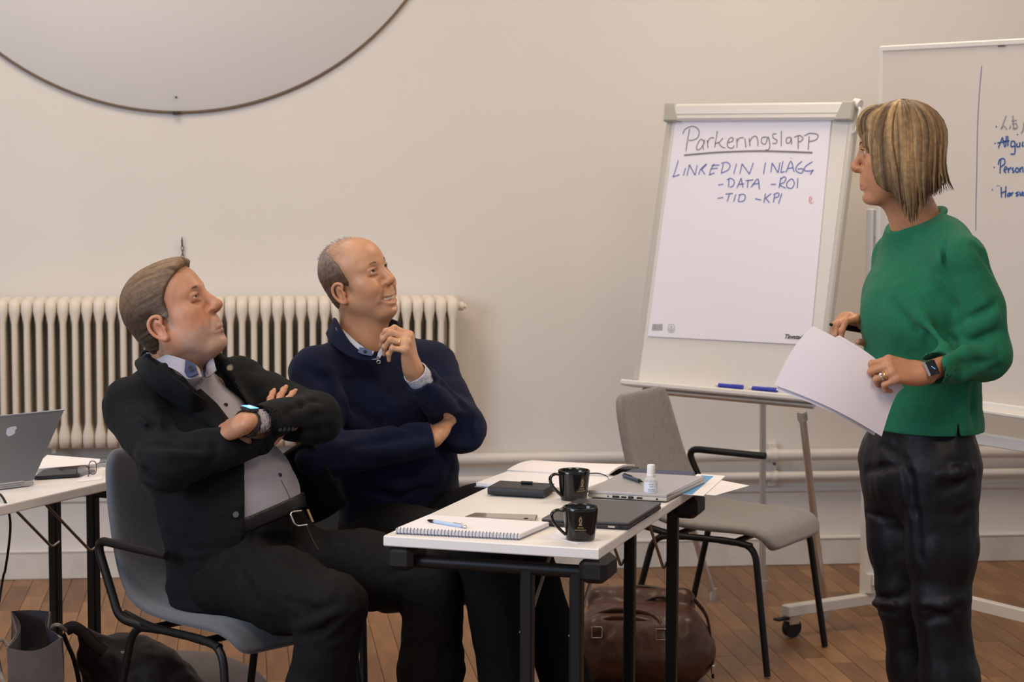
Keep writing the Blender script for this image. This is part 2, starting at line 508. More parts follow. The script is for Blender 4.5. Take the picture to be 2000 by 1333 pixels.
# parquet: every stave of the visible strip is its own board
m_floor = mat('oak_base', (0.10, 0.052, 0.022), 0.6)
flo = mk('floor', MB().box((0.7, 4.2, -0.03), (5.2, 4.9, 0.02)), m_floor, kind='structure')
def oak(i, base):
    return mat('oak_stave_%d' % i, base, 0.42, var=0.22, vscale=3.2, bump=0.06, bscale=40, stretch=(14, 1.2, 6), coord='Object')
OAK = [oak(i, c) for i, c in enumerate([(0.21, 0.102, 0.041), (0.245, 0.122, 0.050), (0.175, 0.083, 0.033), (0.285, 0.148, 0.062), (0.20, 0.106, 0.046)])]
rnd = random.Random(5)
FD = nrm(A(0.125, -1, 0)); FS = A(-FD[1], FD[0], 0)     # stave direction, across
SW, SL = 0.0702, 0.42
sm = MB().box((0, 0, -0.005), (SW / 2 - 0.0007, SL / 2 - 0.0007, 0.005), None, 0.0012)
stave = [from_mb('parquet_block', sm) for _ in OAK]
for me, m_ in zip(stave, OAK): me.materials.append(m_)
ang = math.atan2(FS[1], FS[0])
nblk = 0
rest = MB(); restc = []
for i in range(-48, 48):
    o0 = rnd.random() * SL
    for j in range(-16, 14):
        c = A(0.0, 7.0, 0) + FS * (i * SW) + FD * (j * SL + o0)
        if c[1] > 8.45 + c[0] * .1 or c[1] < 2.4 or abs(c[0]) > 3.4: continue
        q = (c - CC); w = q @ CF; px = 1000 + FPX * (q @ CR) / w; py = 666.5 - FPX * (q @ CU) / w
        hide = (px < 150 and py > 1300)
        if -20 < px < 2020 and py < 1352 and nblk < 300 and not hide:
            b = bpy.data.objects.new('parquet_block', rnd.choice(stave)); COL.objects.link(b)
            b.location = (c[0], c[1], rnd.uniform(-0.0006, 0)); b.rotation_euler = (0, 0, ang); b.parent = flo; nblk += 1
        else:
            R = np.stack([FS, -FD, UP], 1)
            rest.box(c + A(0, 0, -0.005), (SW / 2 - 0.0007, SL / 2 - 0.0007, 0.005), R)
ro = mk('parquet_blocks_beyond', rest, OAK[0], flo, local=True, kind='stuff')

# skirting board with its cap, the low panel line above it and the two heating pipes
bb = wall_bar('baseboard_back', -2.4, 6.0, 0.0, 0.098, 0, 0.022, m_skirt, 0.003, kind='structure')
mk('skirting_cap', MB().tube([along_wall(-2.4, 0.104, 0.012), along_wall(6.0, 0.104, 0.012)], [(0.014, 0.009)] * 2, 10, flat=A(0, 0, 1)), m_trimw, bb)
chips = MB()
for k in range(46):
    s = rnd.uniform(0, 4.4); z = rnd.choice([rnd.uniform(.075, .096), rnd.uniform(.03, .09), rnd.uniform(.004, .012)])
    n = 7; a = rnd.uniform(.004, .016); b_ = rnd.uniform(.001, .0035)
    chips.slab([along_wall(s, z, .0226) + WD * (a * math.cos(t) * rnd.uniform(.6, 1)) + UP * (b_ * math.sin(t) * rnd.uniform(.5, 1)) for t in [2 * math.pi * q / n for q in range(n)]], WN, .0008)
mk('paint_chips', chips, m_chip, bb, kind='stuff')
wall_bar('trim_1', -2.4, 6.0, 0.285, 0.305, 0, 0.016, m_trimw, 0.005, kind='structure')
m_pipe = mat('pipe_paint', (0.70, 0.665, 0.62), 0.38, var=0.03, vscale=8)
pz1 = Wp(1400, 891, .05)[2]; pz2 = Wp(1400, 932, .05)[2]
t = thing('heating_pipe', along_wall(0, pz1, .05), 'upper of the two cream heating pipes running along the wall', 'pipe')
mk('pipe_run', MB().tube([along_wall(-2.2, pz1, .05), along_wall(5.9, pz1, .05)], 0.023, 16), m_pipe, t)
t2 = thing('heating_pipe', along_wall(0, pz2, .05), 'lower of the two cream heating pipes just above the wall panelling', 'pipe')
mk('pipe_run', MB().tube([along_wall(-2.2, pz2, .05), along_wall(5.9, pz2, .05)], 0.017, 16), m_pipe, t2)
sb = float((Wp(1512, 910, .05) - WO) @ WD)
br = thing('pipe_bracket', along_wall(sb, pz2, .05), 'cream bracket holding the two heating pipes behind the flipchart', 'bracket')
R = np.stack([WD, -WN, UP], 1)
mk('bracket_plate', MB().box(along_wall(sb, (pz1 + pz2) / 2, .014), (.016, .013, .085), R, .003), m_pipe, br)
for z, r in ((pz1, .027), (pz2, .021)):
    mk('clamp_ring', MB().tube([along_wall(sb - .012, z, .05), along_wall(sb + .012, z, .05)], r, 16), m_pipe, br)
mk('clamp_screw', MB().tube([along_wall(sb - .006, pz1 - .03, .07), along_wall(sb - .006, pz1 - .03, .082)], .005, 8), mat('dark_iron', (.06, .05, .045), .5, .6), br)

# cast radiator: one part per section
m_rad = mat('radiator_enamel', (0.74, 0.665, 0.565), 0.42, var=0.03, vscale=6)
rt = Wp(450, 583, .165)[2]; rb = Wp(450, 872, .165)[2]; rh = rt - rb
sA = float((Wp(53.5, 700, .165) - WO) @ WD); sB = float((Wp(816, 700, .165) - WO) @ WD)
pitch = (sB - sA) / 33.0
def section():
    mb = MB()
    hw = pitch / 2
    prof = []
    for t in np.linspace(0, 1, 25):
        z = t * rh
        e = min(z, rh - z)
        if e < .050: w = hw * (0.80 + .2 * math.sin(min(1, e / .03) * math.pi / 2))
        elif e < .085: q = (e - .050) / .035; q = q * q * (3 - 2 * q); w = hw * (1 - q) + .0118 * q
        else: w = .0118
        prof.append((z, w))
    for oy, dp in ((0.0, .026), (.062, .024), (.118, .024)):
        rings = []
        for z, w in prof:
            e = min(z, rh - z); d = dp * (1 if e > .012 else math.sqrt(max(.05, e / .012)))
            rings.append([(w * math.copysign(abs(math.cos(a)) ** .8, math.cos(a)), oy + d * math.copysign(abs(math.sin(a)) ** .8, math.sin(a)), z) for a in [2 * math.pi * k / 12 for k in range(12)]])
        vs = [p for r in rings for p in r]; fs = []
        for i in range(len(rings) - 1):
            for k in range(12): fs.append((i * 12 + k, i * 12 + (k + 1) % 12, i * 12 + 12 + (k + 1) % 12, i * 12 + 12 + k))
        fs.append(tuple(range(11, -1, -1))); fs.append(tuple(range((len(rings) - 1) * 12, len(rings) * 12)))
        mb.add(vs, fs)
    for z in (.032, rh - .032):
        mb.box((0, .059, z), (hw * .92, .075, .022), None, .008)
    return mb
rad = thing('radiator', along_wall(sA, rb, .165), 'long cream column radiator on the wall behind the two seated men', 'radiator')
rad.rotation_euler = (0, 0, math.atan2(WD[1], WD[0]))
sec = from_mb('radiator_section', section())
sec.materials.append(m_rad)
nsec = 37
for k in range(-4, nsec):
    o = bpy.data.objects.new('radiator_section', sec); COL.objects.link(o); o.parent = rad; o.location = (k * pitch, 0, 0)
ORG[rad.name] = None
xe = (nsec - .5) * pitch
mk('end_plug', MB().tube([(xe - .004, .02, rh - .034), (xe + .02, .02, rh - .034)], .016, 12).tube([(xe + .02, .02, rh - .034), (xe + .03, .02, rh - .034)], .009, 8), m_rad, rad, local=True)
mk('end_plug', MB().tube([(xe - .004, .02, .034), (xe + .02, .02, .034)], .016, 12), m_rad, rad, local=True)
for k in (2, 18, 33):
    mk('wall_bracket', MB().box((k * pitch, .1, -.012), (.008, .06, .014), None, .002), m_rad, rad, local=True)
mk('supply_pipe', MB().tube([(-4.3 * pitch, .02, .034), (-6 * pitch, .02, .034), (-6 * pitch, .02, -.12)], .014, 10), m_rad, rad, local=True)

# round wall board
m_disc = mat('disc_white', (0.76, 0.735, 0.715), 0.5, var=0.012, vscale=2)
m_edge = mat('disc_edge_shade', (0.22, 0.16, 0.11), 0.6)
m_iron = mat('dark_iron')
d0 = Wp(345, 222, .016); dr = float(np.linalg.norm(Wp(345, 222 - 573 * .5, .016) - d0)) * 2
dc = d0 + UP * dr
disc = thing('round_wall_board', dc, 'huge round white board hung high on the wall above the men', 'board')
mk('face_panel', MB().lathe(dc - WN * .004, [(0, .0), (dr - .006, 0), (dr - .004, -.002), (dr - .004, -.010)], 160, WN), m_disc, disc)
mk('rim', MB().lathe(dc - WN * .003, [(dr - .01, 0), (dr + .0005, 0), (dr + .0005, -.012), (dr - .01, -.012)], 160, WN), m_edge, disc)  # shaded gap round the board's edge, painted as a dark ring
p = Wp(344, 221, .016); mk('holding_clip', MB().box(p, (.013, .012, .006), R, .002), m_iron, disc)
p = Wp(344, 190, .016); mk('screw', MB().tube([p - WN * .006, p + WN * .002], .004, 8), m_iron, disc)

# hook and chain over the radiator
h0 = Wp(356, 466, .0); hk = thing('wall_hook', h0, 'small dark hook with a short chain hanging on the wall above the grey haired head', 'hook')
q = lambda px, py, o=.012: Wp(px, py, o)
mk('hook_pin', MB().tube([q(355.5, 463, .02), q(355.5, 470, .016), q(355.8, 482, .012)], [.0012, .0032, .003], 8), m_iron, hk)
m_steel = mat('steel', (.62, .60, .58), .25, 1.0)
for k in range(8):
    c = q(356.2 + k * .25, 485.5 + k * 8.2, .012); r = .0065; pts = []
    for a in np.linspace(0, 2 * math.pi, 13)[:-1]:
        sdir = WD if k % 2 == 0 else WN
        pts.append(c + sdir * (r * .75 * math.cos(a)) + UP * (r * 1.45 * math.sin(a)))
    mk('chain_link', MB().tube(pts, .0017, 6, closed=True), m_iron if k < 3 else m_steel, hk)

# ================================================================ FURNITURE
m_alu = mat('aluminium', (.66, .65, .64), .32, 0.85)
m_frame = mat('frame_grey_plastic', (.42, .40, .36), .45)
m_wb = mat('board_enamel', (.72, .69, .655), .22, spec=.45)
m_paper = mat('paper', (.80, .775, .85), .75)
m_paper2 = mat('paper_bright', (.82, .80, .82), .7)
m_black = mat('black_powder_coat', (.008, .0075, .008), .42, spec=.35)
m_blk = mat('black_plastic', (.009, .0085, .009), .5, spec=.35)
m_white_metal = mat('white_metal', (.70, .68, .65), .35)

# ---------------------------------------------------------------- flipchart
yaw, lean = .687, .206
FE = A(math.cos(yaw), -math.sin(yaw), 0); FNh = A(math.sin(yaw), math.cos(yaw), 0)
FU = FNh * math.sin(lean) + UP * math.cos(lean); FN = nrm(np.cross(FE, FU))       # FN faces the room
FO = A(.421, 7.415, .797); FW, FH = .752, .974
fb = lambda x, y, z=0.0: FO + FE * x + FU * y + FN * z
FR = np.stack([FE, FU, FN], 1)
flip = thing('flipchart', A(FO[0] + .3, FO[1] - .1, 0), 'white flipchart stand with handwritten parking list in front of the wall', 'flipchart')
mk('board', MB().box(fb(FW / 2, FH / 2, -.012), (FW / 2, FH / 2, .012), FR, .003), m_wb, flip)
for x in (.010, FW - .010):
    mk('edge_profile', MB().box(fb(x, FH / 2, -.010), (.012, FH / 2, .017), FR, .006), mat('edge_profile_grey', (.55, .52, .48), .38, .25), flip)
rl = mk('clamp_rail', MB().box(fb(FW / 2, FH - .028, .012), (FW / 2 - .028, .030, .014), FR, .008), m_white_metal, flip)
mk('rail_groove', MB().box(fb(FW / 2, FH - .036, .0265), (FW / 2 - .032, .0012, .0006), FR), m_frame, rl)
for x in (.030, FW - .030):
    c0 = fb(x, FH - .028, .012); sgn = 1 if x < .3 else -1
    poly = [fb(x - sgn * .034, FH + .004, .029), fb(x + sgn * .012, FH + .004, .029), fb(x + sgn * .036, FH - .060, .029), fb(x - sgn * .030, FH - .060, .029)]
    if sgn < 0: poly = poly[::-1]
    mk('end_cap', MB().slab(poly[::-1], FN, .034, .006), m_frame, flip)
kx = FW + .004
mk('clamp_knob', MB().tube([fb(kx - .01, FH + .002, .006), fb(kx + .012, FH - .004, .006)], .016, 14), m_white_metal, flip)
mk('side_hook', MB().tube(fillet([fb(kx, FH - .01, .004), fb(kx + .016, FH - .02, .01), fb(kx + .010, FH - .09, .01), fb(kx - .004, FH - .1, .004)], .01), .005, 8), m_white_metal, flip)
tr = mk('pen_tray', MB().box(fb(FW / 2, -.010, .022), (FW / 2 + .016, .010, .036), FR, .005), m_white_metal, flip)
mk('tray_pipe', MB().tube([fb(.05, -.028, .0), fb(FW - .02, -.028, .0)], .011, 12), m_alu, flip)
mk('joint_knob', MB().tube([fb(.06, -.045, .0), fb(.085, -.045, .0)], .016, 12), m_alu, flip)
# legs
lt = fb(FW - .075, -.05, -.02); lb = PZ(1611, 1208, .0)
mk('leg', MB().tube([lt, lb + A(0, 0, .02)], .0125, 12), m_alu, flip)
mk('leg_collar', MB().tube([lt - UP * .005, lt + nrm(lb - lt) * .03], .017, 12), m_frame, flip)
rel = lb - lt; ex_ = float(rel @ FE); ll = fb(.075, -.05, -.02); lb2 = ll + rel - 2 * ex_ * FE; lb2[2] = 0
mk('leg', MB().tube([ll, lb2 + A(0, 0, .02)], .0125, 12), m_alu, flip)
mk('leg_collar', MB().tube([ll - UP * .005, ll + nrm(lb2 - ll) * .03], .017, 12), m_frame, flip)
rb_ = PZ(1489, 1156, 0); rtp = P(1489, 770, rb_[1] - .02)
mk('leg', MB().tube([rtp + UP * .15, rb_ + A(0, 0, .02)], .012, 12), m_alu, flip)
mk('leg_collar', MB().tube([P(1489, 788, rb_[1]), P(1489, 770, rb_[1])], .018, 12), m_alu, flip)
for b_ in (lb, lb2, rb_):
    mk('rubber_foot', MB().tube([b_, b_ + A(0, 0, .04)], .0165, 12), m_alu, flip)
mk('back_brace', MB().tube([rtp + UP * .14, fb(FW / 2, .25, -.03)], .010, 10), m_alu, flip)
# pad and writing
onp = lambda px, py, o=.006: PPL(px, py, fb(0, 0, o), FN)
pad = thing('flipchart_pad', onp(1450, 450), 'white paper pad clamped on the flipchart, list in blue and grey marker', 'paper pad')
pc = [onp(1265, 657), onp(1582, 674), onp(1624, 226), onp(1321, 224)]
mk('page', MB().slab(pc, FN, .005), m_paper, pad)
m_ink_g = mat('grey_marker', (.19, .17, .18), .6); m_ink_b = mat('blue_marker', (.085, .125, .42), .6); m_ink_r = mat('red_marker', (.72, .33, .33), .7)
m_prt = mat('print_black', (.05, .05, .05), .7); m_prt2 = mat('print_grey', (.32, .31, .32), .7)
def ribbon(mb, pts, w, lift, nvec, sm_=4):
    """flat marker line on a plane"""
    pts = bez(pts, sm_) if len(pts) > 2 else [np.asarray(p, float) for p in pts]
    n = len(pts); L = []; Rr = []
    for i in range(n):
        t = nrm(pts[min(i + 1, n - 1)] - pts[max(i - 1, 0)]); s = np.cross(nvec, t)
        L.append(pts[i] + s * w + nvec * lift); Rr.append(pts[i] - s * w + nvec * lift)
    mb.add(L + Rr, [(i, i + n, i + n + 1, i + 1) for i in range(n - 1)], False)
def strokes(name, txt, m, w, parent, conv, nvec, lift):
    for line in txt.strip().split('\n'):                 # one part per written line
        mb = MB()
        for st in line.split(';'):
            v = [float(x) for x in st.replace(',', ' ').split()]
            if len(v) < 4: continue
            ribbon(mb, [conv(v[i], v[i + 1]) for i in range(0, len(v), 2)], w, lift, nvec)
        mk(name, mb, m, parent, kind='stuff')
z4 = lambda x, y: onp(1300 + x / 5.882, 230 + y / 5.882, .006)
strokes('heading_writing', """278 130, 255 250, 235 385; 200 185, 230 130, 320 100, 385 150, 370 230, 300 262, 265 258; 440 270, 405 250, 365 310, 360 365, 400 360, 440 300, 450 255, 432 330, 440 370; 480 260, 490 350; 482 300, 500 250, 530 230, 560 238; 597 155, 580 250, 565 345; 660 235, 620 280, 565 300; 610 285, 640 330, 690 352; 715 290, 770 270, 775 235, 740 235, 712 290, 720 340, 770 350, 790 320; 820 235, 822 345; 822 280, 850 235, 900 232; 912 240, 925 345; 960 235, 972 330; 966 280, 1000 225, 1040 215, 1060 260, 1062 330; 1165 225, 1110 230, 1105 290, 1150 300, 1180 220, 1200 330, 1170 375, 1150 365; 1275 190, 1235 190, 1240 235, 1280 260, 1270 295, 1230 295; 1332 155, 1330 330; 1440 225, 1395 235, 1390 290, 1430 285, 1445 230, 1450 310; 1525 215, 1525 360; 1480 225, 1540 205, 1580 240, 1550 275, 1525 275; 1650 215, 1640 370; 1595 210, 1660 180, 1745 195, 1740 245, 1680 270, 1640 270""", m_ink_g, .0017, pad, z4, FN, .0012)
strokes('heading_underline', "215 432, 600 400, 1100 384, 1690 403", m_ink_g, .0030, pad, z4, FN, .0012)
strokes('list_writing', """
148 492, 110 620, 85 682; 85 682, 162 655; 232 578, 205 668; 248 668, 275 540; 275 540, 340 662; 340 662, 365 545; 470 530, 400 600, 385 655; 475 535, 420 590; 410 590, 455 655; 560 530, 520 600, 505 660; 500 660, 565 635; 530 550, 620 545; 520 590, 600 580; 665 530, 640 640; 640 525, 700 512, 742 545, 720 600, 640 640; 815 530, 785 645; 855 645, 880 530; 880 530, 965 650; 965 650, 1010 520;
1150 515, 1125 650; 1210 630, 1225 520; 1225 520, 1295 635; 1295 635, 1315 515; 1350 500, 1325 632; 1325 632, 1375 618; 1385 630, 1440 500, 1478 625; 1400 585, 1470 575; 1437 468, 1442 470; 1458 468, 1463 470; 1570 500, 1510 555, 1500 610, 1560 640, 1580 590, 1520 590;
1690 505, 1610 560, 1600 610, 1680 610, 1700 600, 1660 655; 605 775, 665 765; 730 705, 725 800; 705 715, 750 698, 790 730, 780 780, 740 802; 820 812, 870 695; 870 695, 890 805; 835 770, 905 760; 920 725, 1010 715; 950 720, 940 810; 985 800, 1060 705, 1080 825; 1000 765, 1080 755; 1210 768, 1270 768; 1325 690, 1305 810; 1318 715, 1360 680, 1385 700, 1360 745, 1310 770, 1380 812; 1440 705, 1395 750, 1400 800, 1450 812, 1480 760, 1465 715, 1440 705; 1520 695, 1515 810; 600 928, 665 918; 690 880, 775 872; 735 880, 710 965; 808 880, 785 965; 855 885, 835 965; 840 890, 895 880, 918 910, 900 955, 840 968;
1030 932, 1100 948; 1150 870, 1130 980; 1215 872, 1150 925; 1150 925, 1196 980; 1255 885, 1240 975; 1240 885, 1290 865, 1305 900, 1250 925; 1338 870, 1298 990""", m_ink_b, .0017, pad, z4, FN, .0012)
strokes('red_scribble', "1650 950, 1660 910, 1680 930, 1670 955, 1645 958; 1655 975, 1690 985; 1700 970, 1705 975", m_ink_r, .0018, pad, z4, FN, .0012)
mbp = MB(); x = 1274.0; rr = random.Random(3)
while x < 1291:
    w = rr.choice([.5, .8, 1.2])
    mbp.add([onp(x - .8, 646, .0068), onp(x + w - .8, 646.2, .0068), onp(x + w, 633.2, .0068), onp(x, 633, .0068)], [(0, 1, 2, 3)], False); x += w + rr.choice([.5, .8])
for a in range(5):
    mbp.add([onp(1291.6, 645 - a * 2.6, .0068), onp(1294, 645 - a * 2.6, .0068), onp(1294.2, 643.4 - a * 2.6, .0068), onp(1291.8, 643.4 - a * 2.6, .0068)], [(0, 1, 2, 3)], False)
mk('barcode', mbp, m_prt2, pad)
z2 = lambda x, y: onp(1200 + x / 3.508, 560 + y / 3.508, .006)
strokes('printed_symbol', "372 262, 408 262, 408 310, 372 310, 372 262; 390 268, 384 280, 396 280, 390 268; 376 290, 404 290; 376 298, 404 298; 376 305, 404 305", m_prt2, .0008, pad, z2, FN, .0012)
def letters(name, txt, size, o, ex, ey, m, parent, shear=0.0, lift=.0008, bold=0.0):
    cu = bpy.data.curves.new(name, 'FONT'); cu.body = txt; cu.size = size; cu.shear = shear; cu.offset = bold
    ob = bpy.data.objects.new(name, cu); COL.objects.link(ob)
    bpy.context.view_layer.update()
    me0 = ob.evaluated_get(bpy.context.evaluated_depsgraph_get()).to_mesh()
    mb = MB(); ez = np.cross(ex, ey)
    mb.add([o + ex * v.co.x + ey * v.co.y + ez * lift for v in me0.vertices], [tuple(p.vertices) for p in me0.polygons], False)
    ob.to_mesh_clear(); bpy.data.objects.remove(ob); bpy.data.curves.remove(cu)
    return mk(name, mb, m, parent)
letters('printed_name', 'Tingstad', .0205, onp(1531.5, 661.5, .006), nrm(onp(1560, 663.2) - onp(1531, 661.8)), FU, m_prt, pad, .25, .0012, .0006)
# markers on the tray
m_bluep = mat('blue_marker_body', (.03, .05, .42), .35)
for (xa, xb, lab) in ((1397, 1449, 'blue marker on the flipchart tray, left one'), (1463, 1517, 'blue marker on the flipchart tray, right one')):
    ya = 758.5 + (xa - 1397) * .055; yb = 758.5 + (xb - 1397) * .055
    pa = PPL(xa, ya, fb(0, 0, .045), FN); pb = PPL(xb, yb, fb(0, 0, .045), FN)
    za = float((fb(0, .000, .045))[2]) + .0085
    pa[2] += 0; pb[2] += 0
    ax = FE; L_ = float((pb - pa) @ FE); p0 = fb(float((pa - FO) @ FE), .0085, .043)
    mkr = thing('whiteboard_marker', p0, lab, 'marker', 'blue markers on the flipchart tray')
    mk('barrel', MB().tube([p0 + ax * .012, p0 + ax * (L_ * .62)], .0075, 10), m_bluep, mkr)
    mk('cap', MB().tube([p0 + ax * (L_ * .62), p0 + ax * L_], .0085, 10), m_bluep, mkr)
    mk('end_plug', MB().tube([p0, p0 + ax * .012], .0065, 10), m_white_metal, mkr)

# ---------------------------------------------------------------- mobile whiteboard
WBD = nrm(A(.55, -.835, 0)); WBN = nrm(A(-.835, -.55, 0))
wb0 = P(1719, 91, 7.10); zt = wb0[2]; zb = .80; wl = 1.85; wbo = A(wb0[0], wb0[1], 0)
wbp = lambda s, z, o=0.0: wbo + WBD * s + UP * z + WBN * o
WR = np.stack([WBD, -WBN, UP], 1)
wb = thing('whiteboard', wbp(0, 0), 'mobile whiteboard on white wheeled stand, notes in blue, behind the woman', 'whiteboard')
bpan = mk('board_panel', MB().box(wbp(wl / 2, (zt + zb) / 2, -.008), (wl / 2 - .004, .008, (zt - zb) / 2 - .004), WR), mat('whiteboard_enamel', (.66, .60, .545), .25), wb)
for nm, c, h in (('board_frame', wbp(wl / 2, zt - .008, -.008), (wl / 2, .013, .010)), ('board_frame', wbp(wl / 2, zb + .008, -.008), (wl / 2, .013, .010)),
                 ('board_frame', wbp(.008, (zt + zb) / 2, -.008), (.010, .0135, (zt - zb) / 2)), ('board_frame', wbp(wl - .008, (zt + zb) / 2, -.008), (.010, .0135, (zt - zb) / 2))):
    mk(nm, MB().box(c, h, WR, .004), m_white_metal, wb)
mk('pen_ledge', MB().box(wbp(wl / 2, zb - .004, .03), (wl / 2 - .03, .04, .006), WR, .003), m_white_metal, wb)
pvz = P(1699, 420, 7.13)[2]
for s in (-.035, wl + .035):
    po = mk('post', MB().box(wbp(s, (pvz + .02 + .10) / 2, -.02), (.016, .022, (pvz + .02 - .10) / 2), WR, .003), m_white_metal, wb)
    mk('pivot_bolt', MB().tube([wbp(s - .02, pvz - .07, -.02), wbp(s + .06, pvz - .07, -.02)], .012, 10), m_frame, wb)
    mk('foot_bar', MB().box(wbp(s, .092, .0), (.020, .34, .018), WR, .003), m_white_metal, wb)
    mk('corner_gusset', MB().box(wbp(s + (.024 if s < 1 else -.024), .15, -.02), (.012, .02, .035), WR, .003), m_white_metal, wb)
    for o_ in (.31, -.31):
        c = wbp(s, .034, o_)
        w_ = mk('castor', MB().tube([c - WBD * .012, c + WBD * .012], .032, 20), m_blk, wb)
        mk('castor_fork', MB().box(wbp(s, .060, o_), (.018, .022, .016), WR, .004).tube([wbp(s, .06, o_), wbp(s, .078, o_)], .010, 8), m_steel, w_)
        mk('brake_lever', MB().box(wbp(s - .004, .066, o_ + .040), (.014, .026, .004), WR, .002), m_blk, w_)
mk('crossbar', MB().box(wbp(wl / 2, .165, -.02), (wl / 2, .014, .020), WR, .003), m_white_metal, wb)
mk('crossbar', MB().box(wbp(wl / 2, .69, -.045), (wl / 2 + .03, .012, .019), WR, .003), m_white_metal, wb)
onw = lambda px, py: PPL(px, py, wbp(0, 0), WBN)
m_ink_b2 = mat('blue_board_marker', (.03, .10, .34), .5); m_ink_d = mat('faded_board_marker', (.30, .29, .33), .6); m_ink_l = mat('thin_line_marker', (.24, .24, .36), .6)
z5 = lambda x, y: onw(1880 + x / 3.508, 80 + y / 3.508)
strokes('ruled_line', "133 170, 120 300, 112 420, 103 600, 98 900, 93 1100, 92 1300", m_ink_l, .0016, wb, z5, WBN, .0012)
strokes('notes_faded', "230 592, 236 588; 300 512, 268 600; 262 605, 285 585, 305 608; 330 580, 322 605; 345 510, 350 600, 365 600; 335 550, 372 545; 340 570, 372 565; 345 600, 375 595, 372 570; 420 560, 415 610, 400 635", m_ink_d, .0020, wb, z5, WBN, .0012)
strokes('notes_writing', """
228 590, 236 586; 220 703, 228 703; 245 735, 275 660; 275 660, 290 730; 240 700, 300 690; 300 650, 298 725; 311 650, 312 722; 285 690, 322 684; 360 690, 336 690, 335 725, 358 720; 360 690, 358 770, 330 775; 375 700, 372 725, 392 722, 392 695, 394 724; 374 640, 380 645; 415 690, 410 720, 421 720;
215 868, 222 866; 262 815, 258 910; 245 850, 255 815, 285 808, 290 840, 262 865; 285 890, 305 875, 295 862, 285 890, 300 905; 315 868, 315 905; 316 885, 335 865; 352 868, 340 880, 355 895, 342 904; 375 868, 362 885, 375 902, 388 885, 375 868; 395 868, 396 902; 397 880, 412 866, 416 902;
203 1022, 208 1018; 238 995, 240 990; 250 995, 252 990; 265 1000, 268 1075; 298 995, 295 1075; 262 1045, 300 1030; 322 1040, 308 1060, 322 1065, 326 1040, 328 1062; 336 1040, 336 1062; 337 1048, 350 1038; 385 1035, 366 1045, 384 1055, 366 1065; 392 1035, 400 1062, 412 1032; 420 1035, 413 1055, 421 1062""", m_ink_b2, .0024, wb, z5, WBN, .0012)
strokes('board_marks', "250 36, 298 34", m_prt, .002, wb, z5, WBN, .006)

# ---------------------------------------------------------------- conference chairs
def fabric(name, c): return mat(name, c, .92, var=.10, vscale=60, bump=.25, bscale=900, sheen=.25)
def make_chair(name, loc, rz, m_fab, label, group, arms=(-1, 1)):
    t = thing(name, loc, label, 'chair', group, rz); ORG[t.name] = None
    prof = bez([A(-.326, 0, .825), A(-.298, 0, .71), A(-.262, 0, .59), A(-.215, 0, .50), A(-.145, 0, .452), A(-.03, 0, .442), A(.08, 0, .446), A(.165, 0, .446), A(.212, 0, .425), A(.236, 0, .385)], 3)
    n = len(prof); rows = []
    for i, p in enumerate(prof):
        t_ = i / (n - 1)
        w = np.interp(t_, [0, .03, .12, .35, .55, .8, .95, 1], [.150, .175, .190, .212, .225, .222, .205, .175])
        cc = np.interp(t_, [0, .3, .5, .7, 1], [.020, .022, .02, .010, .0])
        q0 = prof[max(i - 1, 0)]; q1 = prof[min(i + 1, n - 1)]; tg = nrm(q1 - q0); nn = A(-tg[2], 0, tg[0]); nn = nn if nn[2] + nn[0] > 0 else -nn
        rows.append([p + A(0, y * w, 0) + nn * (cc * (abs(y) ** 2.2)) for y in np.linspace(-1, 1, 9)])
    g = np.array(rows)
    s = mk('seat_shell', MB().grid(g, .030, True), m_fab, t, local=True)
    md = s.modifiers.new('round', 'SUBSURF'); md.levels = 2; md.render_levels = 2
    for sy in (-1, 1):
        y = .212 * sy
        mk('side_rail', MB().tube(fillet([A(-.20, y, .425), A(-.10, y, .405), A(.10, y, .405), A(.165, y, .395)], .05), .0105, 10), m_black, t, local=True)
        mk('leg', MB().tube(fillet([A(.06, y, .404), A(.175, y, .400), A(.232, y * 1.10, .004)], .06), .0105, 10), m_black, t, local=True)
        mk('leg', MB().tube(fillet([A(-.06, y, .404), A(-.165, y, .398), A(-.262, y * 1.12, .004)], .06), .0105, 10), m_black, t, local=True)
        ya = .245 * sy
        if sy in arms: mk('armrest', MB().tube(fillet([A(-.13, y, .405), A(-.18, ya, .42), A(-.272, ya, .610), A(.01, ya, .605)], .045), .0115, 10), m_black, t, local=True)
    mk('cross_tube', MB().tube([A(.10, -.212, .40), A(.10, .212, .40)], .0095, 10), m_black, t, local=True)
    mk('cross_tube', MB().tube([A(-.11, -.212, .40), A(-.11, .212, .40)], .0095, 10), m_black, t, local=True)
    return t
m_fab_blue = fabric('chair_fabric_slate', (.105, .108, .125)); m_fab_grey = fabric('chair_fabric_grey', (.225, .212, .200)); m_fab_dark = fabric('chair_fabric_dark', (.02, .022, .025))
make_chair('conference_chair', (-.685, 5.375, 0), math.atan2(-.665, .747), m_fab_blue, 'slate grey armchair under the man in the black jacket', 'conference chairs', (-1,))
make_chair('conference_chair', (-.295, 5.84, 0), math.atan2(-.866, .5), m_fab_dark, 'dark armless chair under the man in the navy sweater', 'conference chairs', ())
make_chair('conference_chair', (.695, 6.73, 0), math.atan2(-.50, .866), m_fab_grey, 'empty warm grey armchair in front of the flipchart', 'conference chairs', (1,))

